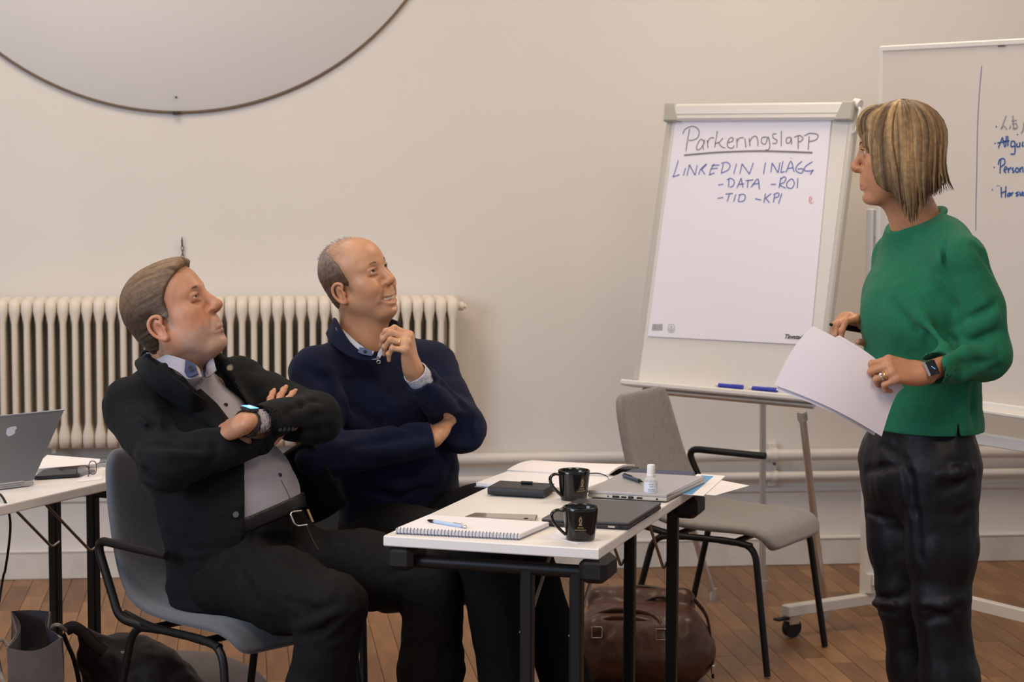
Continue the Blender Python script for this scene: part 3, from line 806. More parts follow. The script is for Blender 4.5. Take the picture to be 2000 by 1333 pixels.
# ---------------------------------------------------------------- folding tables
m_top = mat('laminate_white', (.80, .77, .745), .38, var=.015, vscale=3)
m_topedge = m_top
TZ = .72
def folding_table(name, c0, e1, e2, w, L, legs, label, group):
    """c0: near-left top corner, e1 across the near end (w), e2 along the side (L)"""
    t = thing(name, A(c0[0], c0[1], 0) + e1 * w / 2 + e2 * L / 2, label, 'table', group)
    q = lambda a, b, z: A(c0[0], c0[1], 0) + e1 * a + e2 * b + UP * z
    mk('tabletop', MB().slab([q(0, 0, TZ), q(w, 0, TZ), q(w, L, TZ), q(0, L, TZ)], UP, .024, .0025), m_top, t)
    R_ = np.stack([e1, e2, UP], 1)
    for k, b0 in enumerate((.045, L - .045)):
        sg = 1 if k == 0 else -1
        mk('cross_tube', MB().tube([q(.05, b0, TZ - .062), q(w - .045, b0, TZ - .062)], .0155, 12), m_black, t)
        for a in (.036, w - .016):
            mk('hinge_bracket', MB().box(q(a, b0 + sg * .01, TZ - .052), (.032, .055, .028), R_, .012), m_blk, t)
        for (a, wire) in legs:
            mk('leg', MB().box(q(a, b0, (TZ - .06 + .03) / 2), (.0145, .0145, (TZ - .06 - .03) / 2), R_, .004), m_black, t)
            zz = .50
            mk('brace_wire', MB().tube(fillet([q(a - .016, b0 + sg * .004, zz + .01), q(a - .016, b0 + sg * .035, zz), q(a - .010, b0 + sg * .26, TZ - .03)], .012), .0042, 8), mat('brace_steel', (.28, .26, .25), .35, .8), t)
        mk('foot_bar', MB().box(q(w * .55, b0, .018), (w * .46, .022, .014), R_, .006), m_black, t)
        for a in (w * .12, w * .98):
            mk('foot_pad', MB().tube([q(a, b0, 0), q(a, b0, .008)], .016, 12), m_blk, t)
    return t
te1 = nrm(A(.952, -.307, 0)); te2 = A(-te1[1], te1[0], 0)
TC = PZ(749, 1047, TZ); TW = .508
TRC = TC + te1 * TW; TL = 1.0
folding_table('folding_table', TC, te1, te2, TW, TL, [(TW - .178, 1), (TW - .062, 1)], 'white folding table between the seated men, mugs and laptops on it', 'folding tables')
# second table at the left edge, running out of the picture
lc = A(-.975, 5.80, 0); l2 = nrm(A(.43, .90, 0)); l1 = A(-l2[1], l2[0], 0)     # l2 along the visible long side
folding_table('folding_table', lc - l2 * 0 + l1 * 0, l1 * 1.0, -l2, .62, 1.3, [(.17, 1), (.30, 1)], 'white folding table at the left edge with open laptop on it', 'folding tables')

# ================================================================ THINGS ON THE MAIN TABLE
def quad_thing(name, pts, z, th, m, label, cat, part='cover', bev=.0015, group=None):
    """flat thing lying at height z (its top) given by the pixel corners of its top face, counter-clockwise seen from above"""
    w = [PZ(x, y, z) for x, y in pts]; c = sum(w) / len(w)
    t = thing(name, A(c[0], c[1], z - th), label, cat, group)
    p = mk(part, MB().slab(w, UP, th, bev), m, t)
    return t, w, p
# spiral notebook, one ring wire
zt_ = TZ + .014
m_sp = mat('notebook_page', (.80, .78, .82), .7); m_card = mat('notebook_card', (.25, .27, .33), .6)
nb, w, _ = quad_thing('spiral_notebook', [(773, 1032), (1015, 1044), (1072, 1020), (836, 1006)], zt_, .011, m_sp, 'white spiral notebook on the near end of the table with a pen on it', 'notebook', 'page_block')
lo = lambda p, d: p - UP * d
mk('back_cover', MB().slab([lo(p, .0112) for p in w], UP, .0022), m_card, nb)
ef = w[1] - w[0]; nf = nrm(A(ef[1], -ef[0], 0)); rings = MB(); nr = 36
for k in range(nr):
    c = w[0] + ef * ((k + .5) / nr) + nf * .0006 - UP * .0055
    rings.tube([c + (-nf) * (.0045 * math.cos(a)) * -1 + UP * (.0072 * math.sin(a)) for a in np.linspace(0, 2 * math.pi, 11)[:-1]], .0009, 5, closed=True)
mk('spiral_wire', rings, mat('wire_dark', (.12, .12, .14), .35, .7), nb, kind='stuff')
# mechanical pencil / pen on the notebook
pa, pb = PZ(833, 1016.5, zt_ + .004), PZ(911, 1030, zt_ + .004); d = pb - pa
pen = thing('ballpoint_pen', (pa + pb) / 2 - UP * .004, 'light blue ballpoint pen lying on the white spiral notebook', 'pen')
mk('barrel', MB().tube([pa + d * .18, pb - d * .1], .0042, 12), mat('pen_blue', (.42, .55, .72), .3), pen)
mk('grip', MB().tube([pa + d * .02, pa + d * .08, pa + d * .2], [.001, .0035, .0043], 12), m_blk, pen)
mk('push_button', MB().tube([pb - d * .1, pb - d * .03, pb], [.0043, .0043, .0028], 12), m_steel, pen)
mk('clip', MB().box(pb - d * .2 + UP * .0048, (np.linalg.norm(d) * .12, .0014, .0006), np.stack([nrm(d), nrm(np.cross(UP, d)), UP], 1)), m_steel, pen)
# phone
zp = TZ + .0085
m_pgl = mat('phone_glass', (.30, .265, .215), .12, .0, coat=.6, spec=.8)
ph, w, _ = quad_thing('smartphone', [(906, 1009.5), (1046, 1016), (1050, 1006), (926, 1002)], zp, .0078, mat('phone_frame', (.55, .47, .38), .25, .9), 'bronze smartphone lying on the table behind the spiral notebook', 'phone', 'frame', .002)
cn = sum(w) / 4
sw = [cn + (p - cn) * .965 + UP * .0003 for p in w]
mk('screen', MB().slab(sw, UP, .0006), m_pgl, ph)
mk('camera_lens', MB().tube([sw[1] * .86 + sw[3] * .14 + UP * .0002, sw[1] * .86 + sw[3] * .14 + UP * .001], .005, 12), m_blk, ph)
# dark laptop
m_lapd = mat('laptop_dark', (.085, .083, .095), .38, .6)
zl = TZ + .019
ld, w, _ = quad_thing('laptop', [(1058, 1013), (1229, 1021), (1291, 982), (1128, 974)], zl, .0075, m_lapd, 'closed dark grey laptop on the table behind the near mug', 'laptop', 'lid', .002)
mk('base_body', MB().slab([p - UP * .0085 for p in w], UP, .0085, .002), mat('laptop_base_dark', (.03, .03, .035), .5, .3), ld)
e = w[1] - w[0]; ef_ = nrm(e); fn_ = nrm(A(ef_[1], -ef_[0], 0)); er = nrm(w[2] - w[1]); rn = nrm(A(er[1], -er[0], 0))
for f_, ww in ((.80, .008), (.90, .005)):
    mk('port', MB().box(w[0] + e * f_ - UP * .012 + fn_ * .0004, (ww, .0015, .0022), np.stack([ef_, -fn_, UP], 1)), m_steel if f_ < .85 else m_blk, ld)
mk('port', MB().box(w[1] + (w[2] - w[1]) * .55 - UP * .012 + rn * .0004, (.012, .0015, .002), np.stack([er, -rn, UP], 1)), m_blk, ld)
for a, b in ((.08, .06), (.92, .06), (.92, .94), (.08, .94)):
    c = w[0] * (1 - a) * (1 - b) + w[1] * a * (1 - b) + w[2] * a * b + w[3] * (1 - a) * b
    mk('rubber_foot', MB().tube([A(c[0], c[1], TZ), A(c[0], c[1], TZ + .0032)], .006, 10), m_blk, ld)
# napkin and mugs
quad_thing('paper_napkin', [(1076, 1049), (1128, 1062), (1172, 1054), (1150, 1030), (1093, 1032)], TZ + .0016, .0013, m_paper, 'white paper napkin under the near black mug', 'napkin', 'folded_sheet', .0003)
m_mug = mat('mug_glaze', (.006, .0055, .006), .14, coat=.25, spec=.4); m_gold = mat('mug_gold_print', (.34, .25, .14), .4, .4); m_coffee = mat('coffee', (.02, .010, .005), .08)
def make_mug(c, label, z0, hd):
    t = thing('mug', A(c[0], c[1], z0), label, 'mug', 'black mugs on the table'); ORG[t.name] = None
    Hm, R1, R0 = .075, .0405, .0325
    prof = [(0, .004), (R0 - .004, .004), (R0 - .002, .0), (R0, .002)] + [(R0 + (R1 - R0) * (k / 8) ** .85, .004 + (Hm - .004) * k / 8) for k in range(1, 9)]
    prof += [(R1 - .0014, Hm + .0012), (R1 - .003, Hm)] + [(R0 - .003 + (R1 - R0) * (k / 6) ** .85, .008 + (Hm - .008) * k / 6) for k in range(5, -1, -1)] + [(0, .008)]
    mk('cup', MB().lathe((0, 0, 0), prof, 40), m_mug, t, local=True)
    mk('coffee', MB().lathe((0, 0, 0), [(0, .048), (.0355, .048)], 32), m_coffee, t, local=True)
    dx = A(math.cos(hd), math.sin(hd), 0)
    pts = bez([dx * .0375 + UP * .066, dx * .055 + UP * .068, dx * .066 + UP * .059, dx * .062 + UP * .042, dx * .047 + UP * .024, dx * .034 + UP * .012], 6)
    mk('handle', MB().tube(pts, [(.0062, .0036)] * len(pts), 12), m_mug, t, local=True)
    return t
def mug_print(t, c, ang):
    # small gold crest with two lines of lettering under it, following the cup wall
    def cp(u, z):
        a = ang + u / .038; r = .0325 + .008 * max(0, (z - .004) / .071) ** .85 + .0004
        return A(r * math.cos(a), r * math.sin(a), z)
    mb = MB()
    def patch(u0, u1, z0, z1): mb.add([cp(u0, z0), cp(u1, z0), cp(u1, z1), cp(u0, z1)], [(0, 1, 2, 3)], False)
    for (u0, u1, z0, z1) in ((-.0028, .0028, .052, .056), (-.0036, -.0014, .046, .052), (.0012, .0034, .045, .052), (-.0022, .0024, .041, .046), (-.004, .0042, .0375, .0405), (-.0014, .0016, .057, .0585)): patch(u0, u1, z0, z1)
    for u in np.linspace(-.006, .006, 6): patch(u - .0007, u + .0007, .0310, .0338)
    for u in np.linspace(-.013, .013, 15): patch(u - .0006, u + .0006, .0260, .0282)
    mk('gold_print', mb, m_gold, t, local=True)
c1 = PZ(1134, 990, TZ + .0766); c2 = PZ(1121, 919, TZ + .075)
mg1 = make_mug(c1, 'near black mug with gold print, standing on a napkin', TZ + .0016, math.radians(190)); mug_print(mg1, c1, math.radians(-92))
mg2 = make_mug(c2, 'far black mug with gold print beside the grey laptop', TZ, math.radians(205)); mug_print(mg2, c2, math.radians(-58))
# black planner
zq = TZ + .024
m_leath = mat('planner_leather', (.016, .017, .021), .5, bump=.2, bscale=400)
pl, w, _ = quad_thing('planner', [(953, 951), (1062, 957), (1083, 945), (976, 939)], zq, .003, m_leath, 'thick black planner with a pen loop lying on open notebook pages', 'planner', 'top_cover')
mk('page_block', MB().slab([sum(w) / 4 + (p - sum(w) / 4) * .97 - UP * .003 for p in w], UP, .0145), mat('planner_edge', (.05, .05, .055), .8), pl)
mk('bottom_cover', MB().slab([p - UP * .0175 for p in w], UP, .003, .001), m_leath, pl)
mk('spine', MB().tube([w[0] - UP * .0105, w[1] - UP * .0105], [(.004, .0098)] * 2, 12, flat=UP), m_leath, pl)
a_ = PZ(1018, 943, zq + .004); b_ = PZ(1040, 944, zq + .004)
mk('pen_loop', MB().tube([a_, b_], .0042, 10), m_blk, pl)
# open notebooks
zo = TZ + .012
m_pl = mat('ruled_page', (.82, .80, .83), .75)
n1 = thing('open_notebook', PZ(1060, 940, TZ), 'open white notebook beneath the black planner, far end of the table', 'notebook')
w1 = [PZ(930, 943, zo), PZ(1140, 955.5, zo), PZ(1202, 932.5, zo), PZ(990, 921, zo)]
mk('page_block', MB().slab(w1, UP, .0095, .001), m_pl, n1)
mk('cover', MB().slab([sum(w1) / 4 + (p - sum(w1) / 4) * 1.02 - UP * .0097 for p in w1], UP, .002), m_card, n1)
for k in range(9):
    f_ = (k + 1) / 10.5; pA = w1[0] * (1 - f_) + w1[3] * f_ + UP * .0002; pB = w1[1] * (1 - f_) + w1[2] * f_ + UP * .0002
    dd = nrm(w1[3] - w1[0]) * .0004
    if k in (2, 5): mk('ruled_line', MB().add([pA, pB, pB + dd, pA + dd], [(0, 1, 2, 3)], False), mat('rule_grey', (.6, .6, .66), .8), n1)
n2 = thing('open_notebook', PZ(1130, 915, TZ), 'second open white notebook with curled pages and ribbon, at the far table edge', 'notebook')
def curl(c4, bow, rise):
    a, b, c, d = c4; g = []
    for i in np.linspace(0, 1, 10):
        g.append([(a * (1 - j) + b * j) * (1 - i) + (d * (1 - j) + c * j) * i + UP * (rise * math.sin(math.pi * min(1, i * 1.0)) * (.6 + .4 * j) + bow * (j ** 3)) for j in np.linspace(0, 1, 8)])
    return np.array(g)
zo2 = TZ + .006
lp = [PZ(990, 922, zo2), PZ(1188, 933, zo2), PZ(1240, 914, zo2), PZ(1040, 903, zo2)]
mk('page_block', MB().grid(curl(lp, .004, .010), .005), m_pl, n2)
lp2 = [PZ(996, 917, TZ + .003), PZ(1200, 928, TZ + .003), PZ(1248, 913, TZ + .003), PZ(1050, 904, TZ + .003)]
mk('cover', MB().slab(lp2, UP, .0025), m_blk, n2)
mk('ribbon', MB().tube(bez([PZ(1140, 926, zo + .004), PZ(1168, 925, zo + .008), PZ(1185, 931, zo + .005), PZ(1189, 937, zo + .002)], 5), [(.0004, .0016)] * 16, 6), m_blk, n2)
# grey laptop
m_lapg = mat('laptop_silver', (.50, .50, .53), .34, .7); m_lapb = mat('laptop_base_silver', (.52, .49, .45), .4, .5)
zg = TZ + .0215
lg, w, _ = quad_thing('laptop', [(1148, 958), (1302, 967), (1377, 931), (1216, 922)], zg, .0075, m_lapg, 'closed silver laptop with ports, at the far end of the table', 'laptop', 'lid', .002)
mk('base_body', MB().slab([p - UP * .008 for p in w], UP, .0095, .0025), m_lapb, lg)
e = w[1] - w[0]; ef_ = nrm(e); fn_ = nrm(A(ef_[1], -ef_[0], 0)); Rp = np.stack([ef_, -fn_, UP], 1)
for f_, ww, hh in ((.26, .0016, .0016), (.36, .0085, .0028), (.46, .0062, .0022), (.55, .0068, .0032), (.66, .007, .0022), (.88, .0022, .0022)):
    mk('port', MB().box(w[0] + e * f_ - UP * .0125 + fn_ * .0004, (ww, .0015, hh), Rp), m_blk, lg)
for a, b in ((.08, .06), (.92, .06), (.92, .94), (.08, .94)):
    c = w[0] * (1 - a) * (1 - b) + w[1] * a * (1 - b) + w[2] * a * b + w[3] * (1 - a) * b
    mk('rubber_foot', MB().tube([A(c[0], c[1], TZ + .003), A(c[0], c[1], TZ + .0042)], .006, 10), m_blk, lg)
# pen on the laptop
pa, pb = PZ(1217, 928.5, zg + .005), PZ(1256, 942, zg + .005); d = pb - pa
pen2 = thing('ballpoint_pen', (pa + pb) / 2 - UP * .005, 'dark blue capped pen lying on the silver laptop', 'pen')
mk('barrel', MB().tube([pa, pa + d * .04, pb - d * .18], [.003, .0048, .0048], 12), mat('pen_navy', (.035, .06, .12), .3), pen2)
mk('tip_cone', MB().tube([pb - d * .18, pb], [.0045, .001], 12), m_blk, pen2)
mk('clip', MB().box(pa + d * .25 + UP * .0056, (np.linalg.norm(d) * .2, .0016, .0007), np.stack([nrm(d), nrm(np.cross(UP, d)), UP], 1)), m_blk, pen2)
# loose sheets and folder below the laptop
m_bluepr = mat('blue_print', (.10, .32, .62), .6)
s1, w, _ = quad_thing('paper_sheet', [(1322, 965), (1374, 969), (1417, 930), (1362, 926)], TZ + .0035, .0008, m_paper2, 'white sheet with blue print sticking out from under the silver laptop', 'paper', 'sheet', 0)
bl = [PZ(1330, 965.5, TZ + .0038), PZ(1352, 966.5, TZ + .0038), PZ(1394, 930.5, TZ + .0038), PZ(1370, 929, TZ + .0038)]
mk('blue_field', MB().slab(bl, UP, .0003), m_bluepr, s1)
s2, w, _ = quad_thing('paper_sheet', [(1336, 963), (1397, 968), (1464, 949), (1400, 937)], TZ + .0018, .0008, m_paper2, 'white sheet hanging over the far right table corner', 'paper', 'sheet', 0)
tl = MB()
for k in range(5):
    f0 = .2 + k * .13; pA = w[1] * (1 - f0) + w[2] * f0; pB = w[0] * (1 - f0) + w[3] * f0
    pA, pB = pA * .85 + pB * .15 + UP * .0002, pA * .45 + pB * .55 + UP * .0002; dd = nrm(w[2] - w[1]) * .0012
    tl.add([pA, pA + dd, pB + dd, pB], [(0, 1, 2, 3)], False)
mk('printed_lines', tl, mat('print_pale', (.62, .62, .66), .8), s2, kind='stuff')
quad_thing('document_folder', [(1212, 926), (1352, 931), (1357, 921), (1238, 915)], TZ + .009, .006, mat('folder_navy', (.03, .045, .10), .5), 'thin navy folder behind the silver laptop at the far table edge', 'folder')
# spray bottle
zb0 = PZ(1271, 977, TZ); sbz = TZ
sp = thing('spray_bottle', zb0, 'small clear spray bottle with white cap standing by the silver laptop', 'bottle'); ORG[sp.name] = None
m_clear = mat('clear_plastic', (.93, .93, .95), .12, alpha=.42, spec=.6); m_wcap = mat('white_cap', (.82, .80, .80), .4)
mk('bottle_body', MB().lathe((0, 0, 0), [(0, .0005), (.0155, .0005), (.0172, .003), (.0172, .050), (.0150, .056), (.0095, .060), (.0095, .063)], 24), m_clear, sp, local=True)
mk('label', MB().lathe((0, 0, 0), [(.0175, .020), (.0175, .047)], 24), mat('bottle_label', (.74, .76, .82), .6), sp, local=True)
mk('liquid', MB().lathe((0, 0, 0), [(0, .002), (.0160, .002), (.0162, .0185), (0, .0185)], 24), mat('pink_liquid', (.78, .52, .47), .3), sp, local=True)
mk('nozzle_collar', MB().lathe((0, 0, 0), [(.0102, .060), (.0108, .061), (.0108, .066), (.009, .067)], 24), m_wcap, sp, local=True)
mk('cap', MB().lathe((0, 0, 0), [(.0102, .066), (.0104, .067), (.0100, .088), (.0088, .090), (0, .090)], 24), m_wcap, sp, local=True)
lt_ = MB()
for z_, hw_ in ((.042, .006), (.036, .004), (.029, .009), (.025, .008)):
    for u in np.arange(-hw_, hw_, .003):
        a = -math.pi / 2 + u / .0176; b2 = -math.pi / 2 + (u + .002) / .0176; r = .0178
        lt_.add([(r * math.cos(a), r * math.sin(a), z_ - .001), (r * math.cos(b2), r * math.sin(b2), z_ - .001), (r * math.cos(b2), r * math.sin(b2), z_ + .001), (r * math.cos(a), r * math.sin(a), z_ + .001)], [(0, 1, 2, 3)], False)
mk('label_print', lt_, mat('label_ink', (.12, .2, .38), .6), sp, local=True, kind='stuff')

# ================================================================ THINGS ON THE LEFT TABLE
m_lid = mat('laptop_lid_grey', (.36, .37, .40), .36, .6)
hz = TZ + .016
bL = PZ(-160, 966, hz); bR = PZ(66, 938, hz)
Yt = bR[1] - .02
tR = P(126, 801, bR[1] + .10)
lift = tR - bR; wid = bR - bL
lift = lift - nrm(wid) * float(lift @ nrm(wid)) * .0
lap = thing('laptop', (bL + bR) / 2 - UP * .016, 'open silver laptop seen from behind on the left table', 'laptop')
nl = nrm(np.cross(wid, lift)); nl = nl if nl[1] < 0 else -nl
mk('lid', MB().slab([bL, bR, bR + lift, bL + lift], nl, .006, .0012), m_lid, lap)
hd_ = A(-nl[0], -nl[1], 0); hd_ = nrm(hd_) * .225
mk('keyboard_base', MB().slab([bL - UP * .001, bR - UP * .001, bR + hd_ - UP * .001, bL + hd_ - UP * .001], UP, .013, .002), m_lapg, lap)
mk('hinge', MB().tube([bL * .9 + bR * .1 - UP * .003, bL * .1 + bR * .9 - UP * .003], .006, 10), m_lid, lap)
onl = lambda px, py: PPL(px, py, bL + nl * .0006, nl)
mk('lid_emblem', MB().slab([onl(*p) for p in [(12, 848), (14, 838), (22, 834), (31, 833), (33, 837), (29, 842), (30, 846), (24, 851), (17, 853)]][::1], nl, .0006), mat('emblem_pale', (.55, .60, .70), .3), lap)
mk('edge_glint', MB().tube([bL + lift, bR + lift], .0022, 8), mat('lid_edge_glint', (.45, .50, .60), .25, .8), lap)  # cool daylight glint along the lid's top edge, put into the colour
# dark folder, papers, glasses
quad_thing('document_folder', [(66, 931), (150, 926), (186, 917), (84, 918)], TZ + .011, .009, mat('folder_dark', (.022, .024, .032), .5), 'dark folder under papers beside the open laptop on the left table', 'folder')
quad_thing('paper_sheet', [(62, 917), (193, 906), (196, 897), (92, 889)], TZ + .0135, .0008, m_paper2, 'white sheet lying on the dark folder on the left table', 'paper', 'sheet', 0)
quad_thing('paper_sheet', [(150, 942), (199, 937), (202, 921), (168, 926)], TZ + .0012, .0008, m_paper2, 'white sheet under the eyeglasses on the left table', 'paper', 'sheet', 0)
g0 = PZ(166, 934, TZ + .002)
gl = thing('eyeglasses', g0, 'folded brown framed eyeglasses lying on papers on the left table', 'eyeglasses')
m_gf = mat('glasses_frame', (.07, .028, .022), .3); m_gl = mat('glasses_lens', (.9, .9, .95), .05, alpha=.22, spec=.7)
def rim(cx, cy, rx, ry, y):
    pts = [P(cx + rx * math.copysign(abs(math.cos(a)) ** .75, math.cos(a)), cy + ry * math.copysign(abs(math.sin(a)) ** .75, math.sin(a)), y + .012 * math.sin(a)) for a in np.linspace(0, 2 * math.pi, 22)[:-1]]
    r_ = mk('lens_rim', MB().tube(pts, .0013, 6, closed=True), m_gf, gl)
    mk('lens', MB().add(pts, [tuple(range(len(pts)))], False), m_gl, r_)
rim(162, 922, 12, 12.5, g0[1] + .02); rim(181, 914, 7.5, 13, g0[1] + .045)
mk('bridge', MB().tube([P(172, 917, g0[1] + .03), P(175, 914, g0[1] + .035)], .0016, 6), m_gf, gl)
for (a, b) in (((150, 916, .015), (108, 919, .10)), ((188, 907, .05), (206, 903, .16))):
    mk('temple_arm', MB().tube(bez([P(a[0], a[1], g0[1] + a[2]), P((a[0] + b[0]) / 2, (a[1] + b[1]) / 2 - 1, g0[1] + (a[2] + b[2]) / 2), P(b[0], b[1], g0[1] + b[2])], 4), .0014, 6), m_gf, gl)
# cable hanging from the left table
cb = bez([PZ(-30, 972, TZ + .004), PZ(-6, 968, TZ + .004), P(2, 968, 5.28), P(14, 990, 5.26), P(20, 1020, 5.27), P(18, 1060, 5.3), P(10, 1115, 5.35), P(0, 1165, 5.4), PZ(-60, 1560, .006), PZ(-110, 1500, .006)], 6)
ct = thing('power_cable', A(*cb[-1]), 'thin black cable hanging over the edge of the left table', 'cable')
mk('cord', MB().tube(cb, .0032, 8), m_blk, ct)
mk('plug', MB().box(cb[-1], (.02, .012, .006), None, .004), m_blk, ct)

# ================================================================ BAGS ON THE FLOOR
m_brown = mat('brown_leather', (.062, .026, .017), .36, var=.35, vscale=9, bump=.35, bscale=130, spec=.45)
m_brownd = mat('brown_leather_dark', (.035, .016, .012), .4, bump=.3, bscale=130)
bc = A(.40, 6.38, 0)
be = nrm(A(1, -.12, 0)); bn = A(be[1], -be[0], 0)
bq = lambda x, y, z: bc + be * x + bn * y + UP * z       # y towards the camera
Rb = np.stack([be, -bn, UP], 1)
bag = thing('leather_bag', bc, 'brown leather weekender bag on the floor under the folding table', 'bag')
s = SDF(); s.u(f_box(bq(0, .02, .115), (.185, .11, .115), Rb, .07), 0); s.ell(bq(0, .03, .10), (.215, .135, .10), Rb, .05)
s.u(f_box(bq(-.01, -.085, .150), (.165, .045, .118), Rb, .045), .02)
s.s(f_plane(bq(0, 0, .001), UP * -1) if False else f_plane(bq(0, 0, .002), UP), 0) if False else None
s.d(lambda p: .006 * vnoise(p * 14, 3) + .003 * vnoise(p * 38, 4))
s.i(f_plane(bq(0, 0, .002), -UP), 0)
sdf_obj('bag_body', s, bq(0, 0, 0) - A(.32, .3, .02), bq(0, 0, 0) + A(.32, .3, .36), .006, m_brown, bag)
arc = [bq(.150 * math.cos(a) - .01, -.085, .165 + .105 * math.sin(a)) for a in np.linspace(0, math.pi, 18)]
mk('zip_piping', MB().tube(arc, .0055, 8), m_brownd, bag)
arc2 = [bq(.080 * math.cos(a) + .05, -.038, .165 + .085 * math.sin(a)) for a in np.linspace(0, math.pi, 14)]
mk('pocket_piping', MB().tube(arc2, .005, 8), m_brownd, bag)
for y_, zz in ((.075, .218), (.10, .200)):
    hp = bez([bq(-.13, .125, .16), bq(-.155, y_, zz - .02), bq(-.09, y_, zz + .012), bq(.0, y_, zz + .008), bq(.05, .10, zz - .01), bq(.06, .13, .165)], 6)
    mk('carry_handle', MB().tube(hp, .0085, 10), m_brown, bag)
for x_ in (-.13, .06):
    tb = mk('handle_tab', MB().slab([bq(x_ - .014, .140, .105), bq(x_ + .014, .140, .105), bq(x_ + .016, .128, .172), bq(x_ - .016, .128, .172)], bn, .006, .001), m_brownd, bag)
    rg = fillet([bq(x_ - .015, .142, .158), bq(x_ + .015, .142, .158), bq(x_ + .015, .132, .188), bq(x_ - .015, .132, .188)], .006)
    mk('square_ring', MB().tube(rg, .0028, 8, closed=True), mat('ring_metal', (.30, .25, .22), .3, .9), tb)
mk('side_strap', MB().tube(bez([bq(.15, -.06, .24), bq(.19, .0, .20), bq(.205, .05, .12), bq(.212, .07, .03)], 6), [(.002, .009)] * 19, 8), m_brownd, bag)
mk('strap_buckle', MB().box(bq(.212, .075, .06), (.006, .012, .014), Rb, .003), m_steel, bag)

# grey tote with open top
m_tote = mat('tote_grey', (.135, .120, .130), .8, var=.08, vscale=30, bump=.1, bscale=300); m_tdark = mat('tote_inside', (.035, .030, .032), .9); m_tote2 = mat('tote_side', (.055, .055, .085), .8)
zt2 = .37
TB = [PZ(14, 1266, zt2), PZ(119, 1246, zt2), PZ(97, 1196, zt2), PZ(22, 1195, zt2)]
cenT = sum(TB) / 4
FB = [A(cenT[0] + (p[0] - cenT[0]) * 1.12, cenT[1] + (p[1] - cenT[1]) * 1.05, .003) for p in TB]
tote = thing('tote_bag', A(cenT[0], cenT[1], 0), 'grey open topped tote bag on the floor at the left table', 'bag')
for i, (m_, nm) in enumerate(((m_tote, 'front_panel'), (m_tote2, 'side_panel'), (m_tote, 'back_panel'), (m_tote, 'side_panel'))):
    j = (i + 1) % 4; g = []
    nv = nrm(np.cross(TB[j] - TB[i], TB[i] - FB[i]))
    for v in np.linspace(0, 1, 8):
        g.append([(TB[i] * (1 - u) + TB[j] * u) * (1 - v) + (FB[i] * (1 - u) + FB[j] * u) * v + nv * (.012 * math.sin(math.pi * u) * (1 if i % 2 == 0 else -2.2) * (1 - v) + .006 * math.sin(5 * v + i)) - UP * ((.018 if i == 0 else .0) * math.sin(math.pi * u) * (1 - v)) for u in np.linspace(0, 1, 8)])
    mk(nm, MB().grid(np.array(g), .003), m_, tote)
mk('bottom_panel', MB().slab(FB, UP, .002), m_tdark, tote)
inn = [cenT + (p - cenT) * .93 - UP * .10 for p in TB]
m_cord = mat('tote_cord', (.33, .28, .25), .8)
for (a, b, bow) in ((TB[0] * .75 + TB[1] * .25, TB[0] * .2 + TB[1] * .8, -.02), (TB[3] * .8 + TB[2] * .2, TB[3] * .2 + TB[2] * .8, .02)):
    pass
mk('cord_handle', MB().tube(bez([PZ(16, 1262, zt2 + .003), PZ(4, 1250, zt2 + .02), PZ(-8, 1262, zt2 + .01), PZ(-2, 1300, zt2 - .06), P(6, 1330, TB[0][1] - .03)], 6), .0055, 8), m_cord, tote)
mk('cord_handle', MB().tube(bez([PZ(101, 1228, zt2 - .005), PZ(106, 1222, zt2 + .012), PZ(116, 1222, zt2 + .014), PZ(128, 1232, zt2 - .01)], 6), .005, 8), m_cord, tote)
mk('fold_edge', MB().tube([TB[3], TB[3] * .5 + TB[0] * .5 + A(.02, 0, -.012), TB[0]], .0025, 6), m_cord, tote)
mk('fold_edge', MB().tube([TB[2], TB[2] * .5 + TB[1] * .5 + A(-.02, 0, -.012), TB[1]], .0025, 6), m_cord, tote)
scf = thing('dark_scarf', A(cenT[0], cenT[1], .15), 'dark cloth stuffed inside the grey tote bag', 'cloth')
s = SDF(); s.u(f_box(A(cenT[0], cenT[1], .20), (abs(TB[1][0] - TB[0][0]) * .36, .09, .10), None, .04), 0); s.ell(A(cenT[0] + .02, cenT[1] - .02, .28), (.04, .06, .04), None, .03)
s.d(lambda p: .008 * vnoise(p * 22, 8))
sdf_obj('cloth_bundle', s, A(cenT[0] - .2, cenT[1] - .25, .05), A(cenT[0] + .2, cenT[1] + .25, .40), .007, mat('dark_cloth', (.012, .011, .014), .9), scf)

# dark leather shoulder bag with strap, slumped behind the table leg
sc_ = PZ(215, 1420, .0); sc_ = A(-.985, 5.62, 0)
sb_ = thing('shoulder_bag', sc_, 'slumped dark leather shoulder bag on the floor behind the left chair leg', 'bag')
m_dleath = mat('dark_leather', (.016, .010, .011), .52, bump=.35, bscale=120, spec=.35)
s = SDF(); s.ell(sc_ + A(0, 0, .15), (.16, .10, .15), rotz(-.2), 0); s.ell(sc_ + A(-.07, -.01, .25), (.10, .06, .06), rotz(.3), .05); s.ell(sc_ + A(.11, -.02, .10), (.12, .10, .10), None, .04)
s.cone(sc_ + A(-.14, -.03, .315), sc_ + A(.0, -.04, .25), .018, .03, .03)
s.d(lambda p: .008 * vnoise(p * 16, 13) + .004 * vnoise(p * 40, 14)); s.i(f_plane(sc_ + A(0, 0, .002), -UP), 0)
sdf_obj('bag_body', s, sc_ - A(.36, .3, .02), sc_ + A(.36, .3, .4), .007, m_dleath, sb_)
sp_ = bez([P(128, 1232, 5.50), P(140, 1226, 5.50), P(150, 1228, 5.50), P(166, 1240, 5.5), P(182, 1258, 5.5), P(205, 1275, 5.5)], 5)
mk('shoulder_strap', MB().tube(sp_, [(.003, .016)] * len(sp_), 8), m_dleath, sb_)
